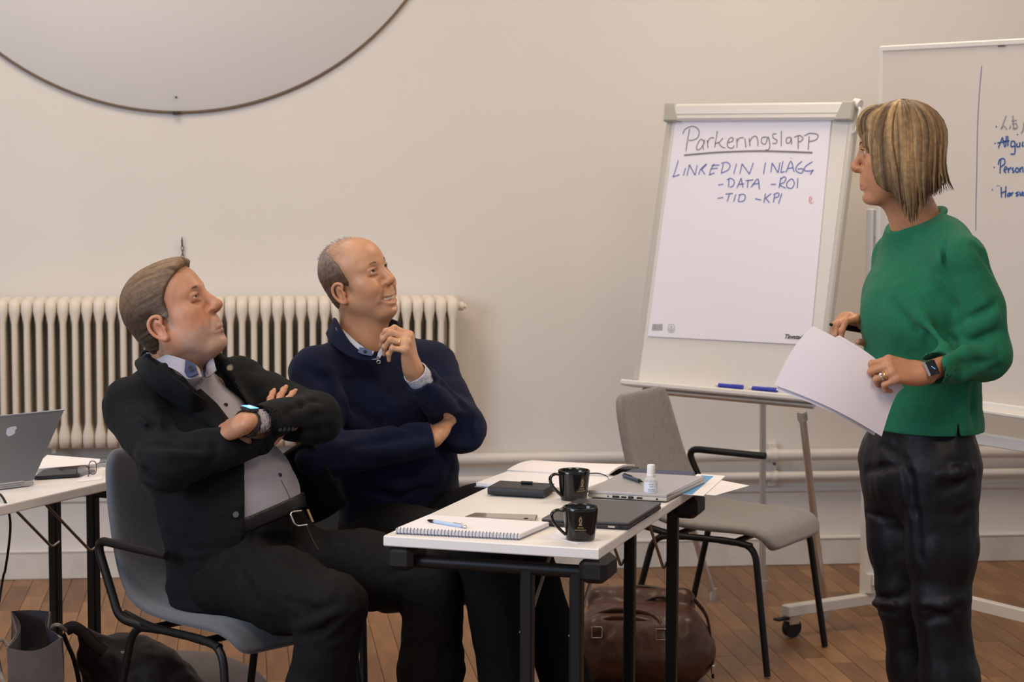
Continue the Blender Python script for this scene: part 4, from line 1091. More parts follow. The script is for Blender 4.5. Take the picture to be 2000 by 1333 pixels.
sp2 = bez([P(124, 1240, 5.46), P(133, 1262, 5.44), P(143, 1285, 5.43), P(152, 1320, 5.44), P(160, 1370, 5.46)], 5)
mk('shoulder_strap', MB().tube(sp2, [(.003, .012)] * len(sp2), 8), m_dleath, sb_)
mk('zip_pull', MB().box(P(243, 1275, 5.5), (.010, .003, .003), rotz(.3), .001), m_steel, sb_)
# grey jacket / pack lying behind it
jc = A(-.93, 6.06, 0)
jk = thing('grey_backpack', jc, 'flat grey backpack with a painted blue highlight lying on the floor behind the left chair', 'backpack')
s = SDF(); s.ell(jc + A(0, 0, .055), (.20, .17, .10), None, 0); s.ell(jc + A(.12, -.04, .04), (.13, .13, .06), None, .05); s.d(lambda p: .006 * vnoise(p * 15, 23)); s.i(f_plane(jc + A(0, 0, .002), -UP), 0)
sdf_obj('pack_body', s, jc - A(.32, .3, .02), jc + A(.32, .3, .22), .008, mat('pack_grey', (.12, .105, .115), .7, bump=.15, bscale=300), jk)
mk('blue_highlight', MB().tube(bez([jc + A(-.16, -.10, .105), jc + A(-.11, -.11, .137), jc + A(-.06, -.13, .130)], 5), [(.010, .020)] * 11, 8), mat('pack_highlight', (.05, .12, .36), .5), jk)  # blue highlight on the pack, laid on as a coloured strip
mk('buckle_strap', MB().tube(bez([jc + A(-.08, -.15, .115), jc + A(-.03, -.13, .140), jc + A(.0, -.10, .150)], 5), [(.006, .012)] * 11, 8), mat('pack_webbing', (.25, .23, .24), .7), jk)

# ================================================================ PEOPLE: anatomy helpers
m_skin = mat('skin', (.5, .3, .22), .43, attr=True, sss=.12, var=.05, vscale=60, bump=.10, bscale=420)
m_eyew = mat('eye_white', (.72, .66, .62), .2); m_iris = mat('iris_brown', (.09, .055, .035), .15); m_pup = mat('pupil', (.004, .004, .004), .1)
m_hairm = mat('hair_painted', (.2, .14, .1), .5, attr=True, var=.25, vscale=90, bump=.45, bscale=420, spec=.32)

class Frame:
    def __init__(s, o, F, L, sc=1.0):
        s.o = np.asarray(o, float); s.F = nrm(F); L = np.asarray(L, float); s.L = nrm(L - s.F * np.dot(L, s.F)); s.U = np.cross(s.F, s.L); s.s = sc
        s.R = np.stack([s.F, s.L, s.U], 1)
    def __call__(s, x, y, z): return s.o + s.s * (s.F * x + s.L * y + s.U * z)
    def loc(s, V): return (np.asarray(V) - s.o) @ s.R / s.s
def head_frame(o, yaw, pitch, roll, sc):
    """yaw: direction faced in the ground plane (radians from +X); pitch up positive; roll tips the crown to the own right"""
    F = A(math.cos(yaw) * math.cos(pitch), math.sin(yaw) * math.cos(pitch), math.sin(pitch))
    L = A(-math.sin(yaw), math.cos(yaw), 0); U = np.cross(F, L)
    L2 = L * math.cos(roll) + U * math.sin(roll)
    return Frame(o, F, L2, sc)

def head(sd, H, sex='m', mouth='closed', jaw=1.0, lid=.0048, ears=True, nose=1.0, brow=1.0, cheek=1.0, wrinkle=0.0):
    s = H.s; R = H.R
    E = lambda x, y, z, a, b, c, k, rot=None: sd.ell(H(x, y, z), A(a, b, c) * s, R if rot is None else R @ rot, k * s)
    C_ = lambda a, b, ra, rb, k: sd.cone(H(*a), H(*b), ra * s, rb * s, k * s)
    Sx = lambda x, y, z, a, b, c, k, rot=None: sd.s(f_ell(H(x, y, z), A(a, b, c) * s, R if rot is None else R @ rot), k * s)
    ry = lambda a: np.array([[math.cos(a), 0, math.sin(a)], [0, 1, 0], [-math.sin(a), 0, math.cos(a)]])
    E(-.010, 0, .046, .096, .0755, .086, 0)                    # cranium
    E(.030, 0, .055, .062, .064, .062, .03)                    # forehead
    E(.026, 0, -.018, .064, .060, .085, .03)                   # face block
    for y in (-1, 1):
        C_((-.004, y * .054 * jaw, -.040), (.060, y * .026 * jaw, -.094), .020, .018, .03)     # jaw line
        E(.052, y * .047, -.004, .026, .020, .019, .025)       # cheek bone
        E(.044, y * .038, -.042, .036, .024 * cheek, .034, .03)
        C_((.084, y * .012, .040), (.066, y * .046, .040), .011 * brow, .010, .016)             # brow ridge
    E(.076, 0, -.096, .019, .022 * jaw, .017, .022)            # chin
    E(.076, 0, -.052, .024, .031, .030, .020)                  # muzzle
    for y in (-1, 1): Sx(.098, y * .032, .022, .019, .0185, .0135, .014)                        # eye sockets
    C_((.087, 0, .034), (.1105, 0, -.011), .0085 * nose, .0105 * nose, .012)                     # nose
    E(.1105, 0, -.0160, .0135 * nose, .0130 * nose, .0120, .008)
    for y in (-1, 1): E(.099, y * .0135, -.0205, .0120, .0085 * nose, .0095, .006)
    C_((.094, 0, -.026), (.107, 0, -.0255), .006, .005, .006)
    for y in (-1, 1):
        Sx(.1035, y * .0068, -.0290, .0055, .0032, .0045, .003)
        # eyelids: a shell round the eyeball with an almond opening
        E(.0755, y * .0318, .0240, .0150, .0160, .0140, .004)
        Sx(.0905, y * .0322, .0232, .013, .0132, lid, .0015)
        C_((.0885, y * .019, .0300), (.0830, y * .045, .0290), .0022, .0022, .005)              # upper lid fold
        C_((.0865, y * .020, .0130), (.0800, y * .044, .0135), .0020, .0018, .006)              # lower lid bag
    # mouth
    if mouth == 'closed':
        sd.chain([H(.086, -.026, -.0670), H(.0955, -.010, -.0615), H(.0965, 0, -.0628), H(.0955, .010, -.0615), H(.086, .026, -.0670)], [.0025 * s, .0038 * s, .0036 * s, .0038 * s, .0025 * s], .005 * s)
        sd.chain([H(.088, -.022, -.0705), H(.0940, 0, -.0735), H(.088, .022, -.0705)], [.003 * s, .0050 * s, .003 * s], .006 * s)
        for a, b in (((.091, -.027, -.0685), (.1025, 0, -.0672)), ((.1025, 0, -.0672), (.091, .027, -.0685))): sd.s(f_cone(H(*a), H(*b), .0013 * s, .0015 * s), .0025 * s)
        Sx(.1, 0, -.0835, .010, .016, .0050, .008)             # dip under the lip
    else:
        sd.chain([H(.076, -.037, -.0545), H(.0945, -.015, -.0570), H(.0975, 0, -.0590), H(.0945, .015, -.0570), H(.076, .037, -.0545)], [.0028 * s, .0046 * s, .0044 * s, .0046 * s, .0028 * s], .004 * s)
        sd.chain([H(.076, -.036, -.0560), H(.0885, -.019, -.0760), H(.0925, 0, -.0825), H(.0885, .019, -.0760), H(.076, .036, -.0560)], [.0028 * s, .0050 * s, .0062 * s, .0050 * s, .0028 * s], .004 * s)
        for y in (-1, 1):
            sd.s(f_cone(H(.0795, y * .0355, -.0560), H(.0955, y * .017, -.0645), .0022 * s, .0072 * s), .0015 * s)
            sd.s(f_cone(H(.0955, y * .017, -.0645), H(.0985, 0, -.0685), .0072 * s, .0084 * s), .0015 * s)
            E(.066, y * .042, -.024, .026, .019, .020, .018)       # raised cheek
            C_((.090, y * .029, -.034), (.078, y * .041, -.058), .0040, .0045, .012)   # smile fold
        Sx(.098, 0, -.0905, .010, .016, .0045, .008)
    for y in (-1, 1):
        sd.s(f_cone(H(.103, y * .019, -.026), H(.089, y * .035, -.058), .0022 * s, .0018 * s), .010 * s)   # nasolabial crease
    if wrinkle > 0:
        w_ = wrinkle * s
        for y in (-1, 1):
            sd.s(f_cone(H(.078, y * .046, .012), H(.088, y * .022, .006), .0014 * w_, .0012 * w_), .008 * s)
    if ears:
        for y in (-1, 1):
            tl = ry(.22) @ np.array([[1, 0, 0], [0, math.cos(y * .3), 0], [0, 0, 1]]) if False else ry(.22)
            yaw_ = y * .30; rz_ = np.array([[math.cos(yaw_), -math.sin(yaw_), 0], [math.sin(yaw_), math.cos(yaw_), 0], [0, 0, 1]])
            rr_ = rz_ @ ry(-.20)
            E(-.012, y * .079, -.010, .0165, .0050, .029, .006, rr_)
            rim_ = [(-.002, -.001), (.004, .012), (-.002, .019), (-.014, .021), (-.026, .012), (-.029, -.004), (-.024, -.020), (-.012, -.034), (-.003, -.036), (.000, -.026)]
            pts = [H(x, y * (.0815 + (-.002 - x) * .24), z) for x, z in rim_]
            rr9 = [.0030, .0033, .0035, .0035, .0035, .0033, .0032, .0044, .0045, .0030]; fine = bez(pts, 3)
            sd.chain(fine, [float(np.interp(i / 3, range(10), rr9)) * s for i in range(len(fine))], .004 * s)
            Sx(-.008, y * .086, -.010, .0085, .006, .0135, .003, rr_)
            E(.0015, y * .0790, -.012, .0045, .0045, .0065, .003)
def head_paint(H, base, lips=(.42, .17, .14), beard=0.0, ruddy=.5, stubble=(.33, .27, .25), hair=None, hcolor=(.1, .07, .05)):
    base = np.asarray(base, float); lips = np.asarray(lips, float); stubble = np.asarray(stubble, float)
    def f(V):
        q = H.loc(V); x, y, z = q[:, 0], q[:, 1], q[:, 2]; ay = np.abs(y)
        col = np.tile(base, (len(V), 1)) * (1 + .05 * vnoise(V * 45, 5))[:, None]
        near = np.exp(-((x - .05) ** 2 + y ** 2 + (z + .01) ** 2) / .02)
        g = lambda cx, cy, cz, r: np.exp(-((x - cx) ** 2 + (ay - cy) ** 2 + (z - cz) ** 2) / (r * r))
        red = np.clip(.8 * g(.112, .0, -.018, .020) + .55 * g(.07, .045, -.022, .028) + .6 * g(-.012, .085, -.012, .03) + .25 * g(.09, 0, -.09, .02), 0, 1) * ruddy
        col = col * (1 - red[:, None] * A(.02, .30, .34))
        if beard > 0:
            m = np.clip((-.034 - z) / .02, 0, 1) * np.clip((x + .0) / .03, 0, 1) * np.clip((z + .135) / .03, 0, 1) * (ay < .075)
            m = m * beard * (.75 + .5 * vnoise(V * 160, 9)); col = col * (1 - m[:, None]) + stubble * m[:, None]
        lm = np.clip(1.25 - (((ay) / .027) ** 2 + ((z + .0675) / .0105) ** 2), 0, 1) * (x > .078) * np.clip(near * 2, 0, 1)
        col = col * (1 - .75 * lm[:, None]) + lips * (.75 * lm[:, None])
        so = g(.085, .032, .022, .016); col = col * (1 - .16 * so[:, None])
        if hair is not None:                                  # short hair thinning out into the skin along the hairline
            sd_ = sd_poly(x.astype(F32), z.astype(F32), hair); m = np.clip((.011 - sd_) / .014, 0, 1) * (near > .0) * (z < .11) * (ay > .045) * (ay < .0795 + .0 * x) * (.55 + .35 * vnoise(V * 170, 19)); m = m * (z > -.10)
            col = col * (1 - m[:, None]) + np.asarray(hcolor) * m[:, None]
        return np.clip(col, 0.01, 1)
    return f
def eyes(H, parent, gaze, m_ir=None):
    for y in (-1, 1):
        c = H(.0755, y * .0318, .0238); r = .0131 * H.s; gz = nrm(gaze)
        e = mk('eye', MB().ell(c, (r, r, r)), m_eyew, parent)
        mk('iris', MB().lathe(c, [(.0064 * H.s, r * .868 + .0002), (.0040 * H.s, r * .95 + .0003), (.0, r * .985)], 18, gz), m_ir or m_iris, e)
        mk('pupil', MB().lathe(c, [(.0030 * H.s, r * .985), (0, r * 1.003)], 12, gz), m_pup, e)
def eyebrows(H, parent, m, th=.0042, lift=0.0, arch=.004):
    for y in (-1, 1):
        pts = bez([H(.0955, y * .012, .0415 + lift), H(.0925, y * .025, .0445 + arch + lift), H(.0840, y * .040, .0450 + lift), H(.0735, y * .051, .0400 + lift)], 4)
        rr = [((.0018 + .0012 * math.sin(math.pi * min(1, .25 + i / len(pts) * .9))) * H.s, th * H.s * (1.05 - .75 * i / len(pts))) for i in range(len(pts))]
        mk('eyebrow', MB().tube(pts, rr, 8, flat=H.U), m, parent)

def hand(sd, wr, d, n, side, curls, sc=1.0, thumb=None, spread=.05, tips=None, wide=1.0):
    """fingers bend from direction d towards the palm normal n; curls: (knuckle, middle, end) angles for index..little; thumb: two bend directions in (d, t, n)"""
    d = nrm(d); n = np.asarray(n, float); n = nrm(n - d * np.dot(n, d)); t = np.cross(d, n) * (1 if side == 'R' else -1)
    q = lambda a, b, c: wr + sc * (d * a + t * b * wide + n * c)
    kn = [(.090, .029, 0), (.094, .0085, -.002), (.089, -.012, -.001), (.079, -.030, .002)]
    ln = [(.044, .026, .021), (.049, .030, .022), (.045, .028, .022), (.035, .021, .019)]
    rad = [(.0098, .0086, .0078, .0066), (.0102, .0088, .0079, .0067), (.0097, .0083, .0076, .0064), (.0086, .0073, .0066, .0056)]
    sd.u(f_ecap(q(-.02, 0, 0), q(.012, .001, 0), (.026 * sc, .0195 * sc), (.029 * sc, .0185 * sc), t), .012 * sc)
    for (a, b, c), r in zip(kn, rad):
        sd.cone(q(.008, b * .55, 0), q(a, b, c), .0155 * sc, (r[0] + .0022) * sc, .014 * sc)
    sd.ell(q(.035, .022, .010), A(.028, .014, .013) * sc, np.stack([d, t, n], 1), .012 * sc)      # ball of the thumb
    sd.ell(q(.035, -.022, .008), A(.030, .012, .012) * sc, np.stack([d, t, n], 1), .012 * sc)
    out = []
    for i in range(4):
        p = q(*kn[i]); ang = 0; sp = spread * (1.2 - i * .8)
        for j in range(3):
            ang += curls[i][j]
            dirv = nrm(d * math.cos(ang) + n * math.sin(ang) + t * sp * max(0, math.cos(ang)))
            e = p + dirv * ln[i][j] * sc
            sd.cone(p, e, rad[i][j] * sc, rad[i][j + 1] * sc, (.0045 if j else .007) * sc)
            if j < 2: sd.ell(e - (n * math.cos(ang) - d * math.sin(ang)) * .0012 * sc, A(1, 1, 1) * rad[i][j + 1] * 1.04 * sc, None, .003 * sc)
            p = e
        out.append((p, dirv))
    th = thumb or ((.62, .62, .45), (.86, .25, .45), (.95, .0, .30))
    p = q(.020, .024, .006); L3 = (.042, .034, .027); rt = (.0125, .0108, .0098, .0078)
    for j in range(3):
        dirv = nrm(d * th[j][0] + t * th[j][1] + n * th[j][2]); e = p + dirv * L3[j] * sc
        sd.cone(p, e, rt[j] * sc, rt[j + 1] * sc, (.010 if j == 0 else .005) * sc); p = e
    out.append((p, dirv))
    if tips is not None: tips.extend(out)
    return out
def shoe(name, ankle, dirv, m, parent, ln=.27):
    d = nrm(A(dirv[0], dirv[1], 0)); s = A(-d[1], d[0], 0); a = A(ankle[0], ankle[1], 0)
    sd = SDF(); R_ = np.stack([d, s, UP], 1)
    sd.ell(a + d * .02 + UP * .05, (.075, .042, .055), R_, 0); sd.ell(a + d * .12 + UP * .035, (.10, .046, .038), R_, .03); sd.cone(a + UP * .06, a + UP * .12, .042, .045, .03)
    sd.u(f_ecap(a - d * .035 + UP * .012, a + d * .165 + UP * .012, (.036, .014), (.040, .013), s), .006)
    sd.i(f_plane(a + UP * .002, -UP), 0)
    return sdf_obj(name, sd, a - A(.3, .3, .02), a + A(.3, .3, .2), .007, m, parent)
def grooves(pts_list, k=.010):
    """crease grooves: list of (a, b, radius)"""
    return [(f_cone(a, b, r, r * .7), k) for a, b, r in pts_list]
def folds(amp, fx, seed, R=None):
    """stretched cloth relief"""
    R = np.eye(3) if R is None else R; fx = np.asarray(fx, float)
    def f(p):
        q = (p @ R.astype(F32)) * fx.astype(F32)
        v = vnoise(q, seed); w = vnoise(q * 2.3 + 7, seed + 1)
        return (amp * (1 - 2 * np.abs(v)) * .7 + amp * .35 * w).astype(F32)
    return f

def tube_ring(p0, p1, r0, r1, wall):
    """open-ended cuff between two points"""
    ax = nrm(p1 - p0); s = SDF(); s.u(f_cone(p0 - ax * .03, p1 + ax * .03, r0, r1), 0)
    s.i(f_plane(p0, -ax), .002); s.i(f_plane(p1, ax), .002); s.s(f_cone(p0 - ax * .06, p1 + ax * .06, r0 - wall, r1 - wall), .001)
    return s
def crease(sd, base, lines, k=.018):
    """folds drawn where they show: shallow grooves laid on the surface of base along picture lines (px, py ...; radius)"""
    for pts, r in lines:
        hp = [sd_hit(base, *q) - A(0, r * .55, 0) for q in pts]
        hp = [h for h in hp if h is not None]
        for i in range(len(hp) - 1):
            if np.linalg.norm(hp[i + 1] - hp[i]) < .25: sd.s(f_cone(hp[i], hp[i + 1], r * (1 if i else .5), r * (.5 if i == len(hp) - 2 else 1)), k)
def ridge(sd, base, lines, k=.02):
    for pts, r in lines:
        hp = [sd_hit(base, *q) + A(0, r * .45, 0) for q in pts]
        for i in range(len(hp) - 1):
            if np.linalg.norm(hp[i + 1] - hp[i]) < .25: sd.u(f_cone(hp[i], hp[i + 1], r * (1 if i else .5), r * (.5 if i == len(hp) - 2 else 1)), k)
def sd_hit(sdf, px, py, y0=4.5, y1=6.2, n=340):
    """first point of an implicit surface along a picture ray"""
    d = ray(px, py); ys = np.linspace(y0, y1, n); pts = CC + d * (ys[:, None] / d[1])
    v = sdf.ev(pts.astype(F32)); m = v < 0
    if not m.any(): return CC + d * (ys[int(np.argmin(v))] / d[1])
    i = max(int(np.argmax(m)), 1); a, b = ys[i - 1], ys[i]; t = v[i - 1] / (v[i - 1] - v[i] + 1e-9)
    return CC + d * ((a + (b - a) * float(t)) / d[1])

# ================================================================ MAN IN THE BLACK JACKET
m_jacket = mat('jacket_wool', (.0075, .0085, .0100), .85, var=.15, vscale=90, bump=.2, bscale=900, sheen=.02, spec=.18)
m_jshirt = mat('shirt_lavender', (.36, .335, .385), .75, var=.05, vscale=120, bump=.15, bscale=700)
m_navyin = mat('collar_navy', (.035, .05, .115), .7)
m_jeans = mat('trousers_charcoal', (.009, .0083, .0085), .85, spec=.15, var=.18, vscale=70, bump=.3, bscale=800)
m_btn = mat('button_dark', (.03, .03, .04), .35)
F1 = nrm(A(.747, -.665, 0)); L1 = A(-F1[1], F1[0], 0)
org1 = A(-.60, 5.35, 0)
Pc = P(485, 1105, 5.38); Sc = P(352, 778, 5.42); Nb = P(338, 738, 5.40)
sp1 = nrm(Sc - Pc); Bc = Pc * .58 + Sc * .42 + F1 * .045; Ch = Pc * .25 + Sc * .75 + F1 * .012
R1s, L1s = Sc - L1 * .158 - UP * .020 + F1 * .012, Sc + L1 * .175 + UP * .018 + F1 * .02
eR, wR = P(324, 902, 5.12), P(525, 852, 5.25)
eL, wL = P(614, 818, 5.40), P(476, 828, 5.14)
H1 = head_frame(A(0, 0, 0), math.radians(-14), math.radians(25), math.radians(5), 1.055)
ear_t = P(310, 646, 5.22); H1.o = ear_t - (H1(-.012, -.083, -.012) - H1.o)
kR, aR = P(652, 1188, 4.99), P(596, 1585, 5.05); aR[2] = .09
kL, aL = P(848, 1136, 5.25), A(-.21, 5.26, .09)
hR, hL = Pc - L1 * .09 + F1 * .02 - UP * .01, Pc + L1 * .09 + F1 * .02 - UP * .01
tips1 = []
b = SDF()
head(b, H1, 'm', 'closed', jaw=1.06, lid=.0032, nose=1.12, brow=1.1, cheek=1.12, wrinkle=1.0)
b.cone(H1(-.022, 0, -.055), Nb + UP * .0, .060, .066, .03); b.cone(H1(.03, 0, -.085), Nb + F1 * .045 + UP * .0, .036, .044, .03)
b.cone(H1(.045, 0, -.085), H1(.0, 0, -.10), .026, .03, .03)
b.cone(Nb, Sc, .062, .06, .03); b.chain([Sc, Ch, Bc, Pc], [.06, .065, .065, .06], .03)
b.chain([Sc, R1s, eR, wR], [.04, .034, .028, .027], .02); b.chain([Sc, L1s, eL, wL], [.04, .034, .028, .027], .02)
b.chain([Pc, hR, kR, aR], [.05, .045, .03, .025], .02); b.chain([Pc, hL, kL, aL], [.05, .045, .03, .025], .02)
# right hand holding the left upper arm, fingers seen above the left sleeve
rk = P(540, 800, 5.33) - wR
C15 = [(.30, .40, .2)] * 4
hand(b, wR + nrm(rk) * .005, P(556, 775, 5.37) - wR, A(.25, .95, .0), 'R', [(-.02, .18, .12), (.0, .2, .12), (.02, .22, .12), (.06, .25, .15)], 1.0, ((.6, .3, .7), (.8, .1, .6), (.9, 0, .4)), .10, tips1)
# left hand slipping under the right arm
hand(b, wL, P(418, 848, 5.23) - wL, A(.10, .55, -.85), 'L', [(.3, .3, .2)] * 4, 1.0, None, .03, tips1)
skin1 = (.52, .255, .150)
poly1 = [(.090, .104), (.098, .135), (.06, .19), (-.15, .19), (-.16, -.02), (-.085, -.092), (-.050, -.085), (-.030, -.055), (-.0335, -.02), (-.029, .012), (-.012, .020), (.008, .010), (.012, -.018), (.019, -.016), (.024, .02), (.030, .050), (.044, .070), (.060, .085)]
hp1 = head_paint(H1, skin1, (.40, .19, .14), .62, .75, (.42, .33, .29), poly1, (.17, .125, .10))
def paint1(V):
    c = hp1(V)
    for p, dv in tips1:
        w = np.exp(-((V - p) ** 2).sum(1) / .012 ** 2)[:, None]; c = c * (1 - .5 * w) + A(.60, .38, .33) * .5 * w
    return c
V, Q = b.mesh(A(-1.25, 4.8, .0), A(.0, 5.8, 1.6), .0024)
V, Q = keep_largest(V, Q)
man1 = mk('person', np_mesh('person', V, Q, org1, paint1(V)), m_skin, None, org=org1, label='grey haired man in black jacket and lavender shirt, arms crossed, seated at left', cat='person')
eyes(H1, man1, H1.F * .96 + H1.U * .12 - H1.L * .05)
m_brow1 = mat('brow_greybrown', (.13, .08, .055), .8)
eyebrows(H1, man1, m_brow1, .0048, -.002, .002)
# hair, combed back over the head
def hair_shell(H, poly, t_top, t_side, seed, amp=.0022, k=.006, comb=(1, 0, .35), base=None):
    s = SDF(); sc = H.s
    s.ell(H(-.010, 0, .046), A(.096 + t_side, .0755 + t_side, .086 + t_top) * sc, H.R, 0)
    s.ell(H(.030, 0, .055), A(.062 + t_side * .8, .064 + t_side, .062 + t_top) * sc, H.R, .03 * sc)
    s.ell(H(-.035, 0, -.02), A(.052 + t_side, .058 + t_side, .06) * sc, H.R, .03 * sc)
    if base: base(s)
    def strands(p):
        q = H.loc(p); a = np.arctan2(q[:, 1], q[:, 2] + .03)
        u = np.stack([a * 14 + 1.1 * vnoise(q * 22, seed), q[:, 0] * 9, q[:, 2] * 9], 1)
        return (amp * vnoise(u, seed + 1) + amp * .6 * vnoise(u * A(2.6, 1, 1), seed + 2)).astype(F32)
    s.d(strands)
    s.i(f_prism([(x * sc, z * sc) for x, z in poly], H.o, H.F, H.U, -.2, .2), k * sc)
    return s
def base1(s):
    s.ell(H1(.056, 0, .104), A(.040, .050, .022) * H1.s, H1.R, .02)      # front quiff
hs = hair_shell(H1, poly1, .004, .0070, 31, .0024, .005, base=base1)
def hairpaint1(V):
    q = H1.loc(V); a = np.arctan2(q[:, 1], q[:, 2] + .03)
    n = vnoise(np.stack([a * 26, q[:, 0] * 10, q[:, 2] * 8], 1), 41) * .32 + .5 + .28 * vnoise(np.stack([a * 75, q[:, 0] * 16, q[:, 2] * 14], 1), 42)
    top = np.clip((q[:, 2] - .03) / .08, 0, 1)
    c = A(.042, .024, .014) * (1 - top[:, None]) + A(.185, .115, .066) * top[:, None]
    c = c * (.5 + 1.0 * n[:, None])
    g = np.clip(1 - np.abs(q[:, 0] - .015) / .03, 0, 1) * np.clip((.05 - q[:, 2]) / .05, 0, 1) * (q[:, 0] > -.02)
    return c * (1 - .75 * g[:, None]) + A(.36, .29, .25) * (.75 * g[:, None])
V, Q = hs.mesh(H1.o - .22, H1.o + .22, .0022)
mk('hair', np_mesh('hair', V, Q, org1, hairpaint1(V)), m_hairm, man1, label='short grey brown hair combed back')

# shirt
tor = SDF()
tor.u(f_ecap(Sc - UP * .015, Ch, (.150, .085), (.168, .128), L1), 0); tor.u(f_ecap(Ch, Bc, (.168, .128), (.172, .150), L1), .03); tor.u(f_ecap(Bc, Pc + UP * .03, (.172, .150), (.170, .135), L1), .03)
tor.ell(Bc + F1 * .055 - UP * .035 + L1 * .01, A(.115, .125, .115), np.stack([F1, L1, UP], 1), .05)
tor.cone(Sc + UP * .0, Nb + UP * .005, .085, .070, .05)
sh = SDF(); sh.inc(tor)
adL = nrm(eL - wL); sh.u(tube_ring(wL + adL * .026, wL + adL * .085, .0345, .038, .004).f(), 0)
sh.u(f_cone(Sc, P(352, 722, 5.33), .085, .066), .04)
sh.s(f_cone(P(354, 716, 5.33), H1(-.005, 0, -.07), .058, .058), .006)
sh.d(folds(.0045, (7, 7, 16), 51, np.stack([F1, L1, UP], 1)))
sh.i(f_plane(Pc * .62 + Bc * .38 + UP * .02 - sp1 * .004, -sp1), .002)
sh_o = sdf_obj('shirt', sh, A(-1.2, 4.9, .4), A(-.2, 5.8, 1.2), .005, m_jshirt, man1, label='pale lavender shirt')
chest = Sc + F1 * .12
onc = lambda px, py, o=0.0: PPL(px, py, chest + F1 * o, F1)
for (px, py) in ((441, 791), (547, 928), (577, 987)):
    c = sd_hit(sh, px, py); mk('shirt_button', MB().tube([c + F1 * .001, c - A(0, .004, 0) + F1 * .001], .0052, 12), m_btn, sh_o)
pl_ = [sd_hit(sh, px, py) - A(0, .0015, 0) for px, py in ((549, 938), (558, 955), (567, 975), (571, 1000))]
mk('placket_seam', MB().tube(bez(pl_, 4), .0012, 6), mat('seam_grey', (.16, .15, .19), .9), sh_o)
# shirt collar: two leaves with navy inside
def leaf(name, pts_up, pts_dn, m, parent, th=.003):
    g = np.array([[a * (1 - t) + b_ * t for t in np.linspace(0, 1, 5)] for a, b_ in zip(bez(pts_up, 4), bez(pts_dn, 4))])
    return mk(name, MB().grid(g, th), m, parent)
leaf('collar', [P(288, 690, 5.36), P(318, 692, 5.27), P(350, 700, 5.225), P(378, 712, 5.215), P(388, 722, 5.22)], [P(296, 712, 5.30), P(325, 716, 5.235), P(350, 728, 5.20), P(368, 742, 5.19), P(395, 737, 5.195)], m_jshirt, sh_o)
leaf('collar', [P(400, 697, 5.33), P(407, 693, 5.30), P(416, 697, 5.285)], [P(404, 738, 5.25), P(412, 735, 5.235), P(423, 724, 5.24)], m_jshirt, sh_o)
leaf('collar_lining', [P(398, 700, 5.335), P(404, 694, 5.315), P(409, 695, 5.30)], [P(399, 735, 5.27), P(403, 738, 5.255), P(408, 730, 5.25)], m_navyin, sh_o)
leaf('collar_tip', [P(362, 706, 5.21), P(371, 708, 5.208), P(381, 714, 5.206)], [P(360, 726, 5.188), P(369, 738, 5.182), P(388, 732, 5.186)], m_navyin, sh_o, .004)
c = P(373, 719, 5.185); mk('collar_button', MB().tube([c, c - A(0, .006, 0)], .0058, 12), m_btn, sh_o)

# jacket
jt = SDF(); jt.u(tor.f(.016), 0)
jt.u(f_ecap(Bc - UP * .02, Pc - UP * .055 - F1 * .03, (.190, .150), (.205, .150), L1), .04)
jt.chain([Sc - L1 * .08 + UP * .012, R1s + UP * .012], [.062, .078], .05); jt.chain([Sc + L1 * .08 + UP * .012, L1s + UP * .010], [.062, .072], .05)
arms = SDF()
arms.chain([R1s, eR, wR + nrm(eR - wR) * .02], [.076, .066, .046], .02)
arms.chain([L1s, eL, wL + nrm(eL - wL) * .050], [.072, .066, .046], .02)
arms.ell(eR + nrm(eR - Sc) * .0 - UP * .012, (.066, .066, .062), None, .03)
ja = SDF(); ja.inc(jt)
BJ = np.stack([F1, L1, UP], 1)
ja.d(folds(.0055, (6, 6, 12), 61, BJ)); ja.d(folds(.0032, (17, 17, 30), 63, BJ))
open_poly = [(326, 676), (350, 722), (380, 748), (425, 790), (458, 832), (476, 900), (476, 1040), (466, 1085), (425, 1160), (385, 1240), (760, 1260), (700, 1080), (640, 985), (604, 900), (530, 838), (484, 790), (446, 730), (420, 700), (424, 660)]
vd1 = nrm(chest - CC); vx1 = nrm(np.cross(vd1, UP)); vy1 = np.cross(vx1, vd1)      # cut direction across the open front
cut1 = lambda poly: f_prism([(float((q - chest) @ vx1), float((q - chest) @ vy1)) for q in [PPL(px, py, chest, vd1) for px, py in poly]], chest, vx1, vy1, -.16, .5)
ja.s(cut1(open_poly), .004)
# lapels: a second raised layer along the opening
def lapel(poly, off):
    s = SDF(); s.u(jt.f(off), 0); s.i(cut1(poly), .002)
    return s
lapR = lapel([(312, 700), (350, 722), (380, 748), (425, 790), (460, 838), (470, 862), (430, 850), (372, 800), (330, 752), (348, 748), (322, 722)], .0055)
lapL = lapel([(424, 688), (446, 730), (484, 790), (505, 815), (520, 795), (500, 752), (478, 722), (466, 732), (460, 700)], .0055)
ja.u(lapR.f(), .002); ja.u(lapL.f(), .002)
ja.chain([P(284, 694, 5.44), P(294, 704, 5.32), P(322, 722, 5.235), P(352, 746, 5.20), P(380, 764, 5.20)], [.015, .014, .011, .009, .007], .02); ja.chain([P(424, 694, 5.35), P(440, 712, 5.31), P(456, 738, 5.29)], [.012, .012, .008], .012)
ja.u(f_ecap(P(572, 885, 5.60), P(640, 1000, 5.58), (.085, .014), (.085, .014), A(-.8, .5, .25)), .03)      # left front flap hanging open
ja.s(f_cone(Nb + sp1 * .045, H1(-.005, 0, -.07), .062, .070), .006)
ja.i(f_plane(A(0, 0, .452), -UP), .004)
ar_ = SDF(); ar_.inc(arms)
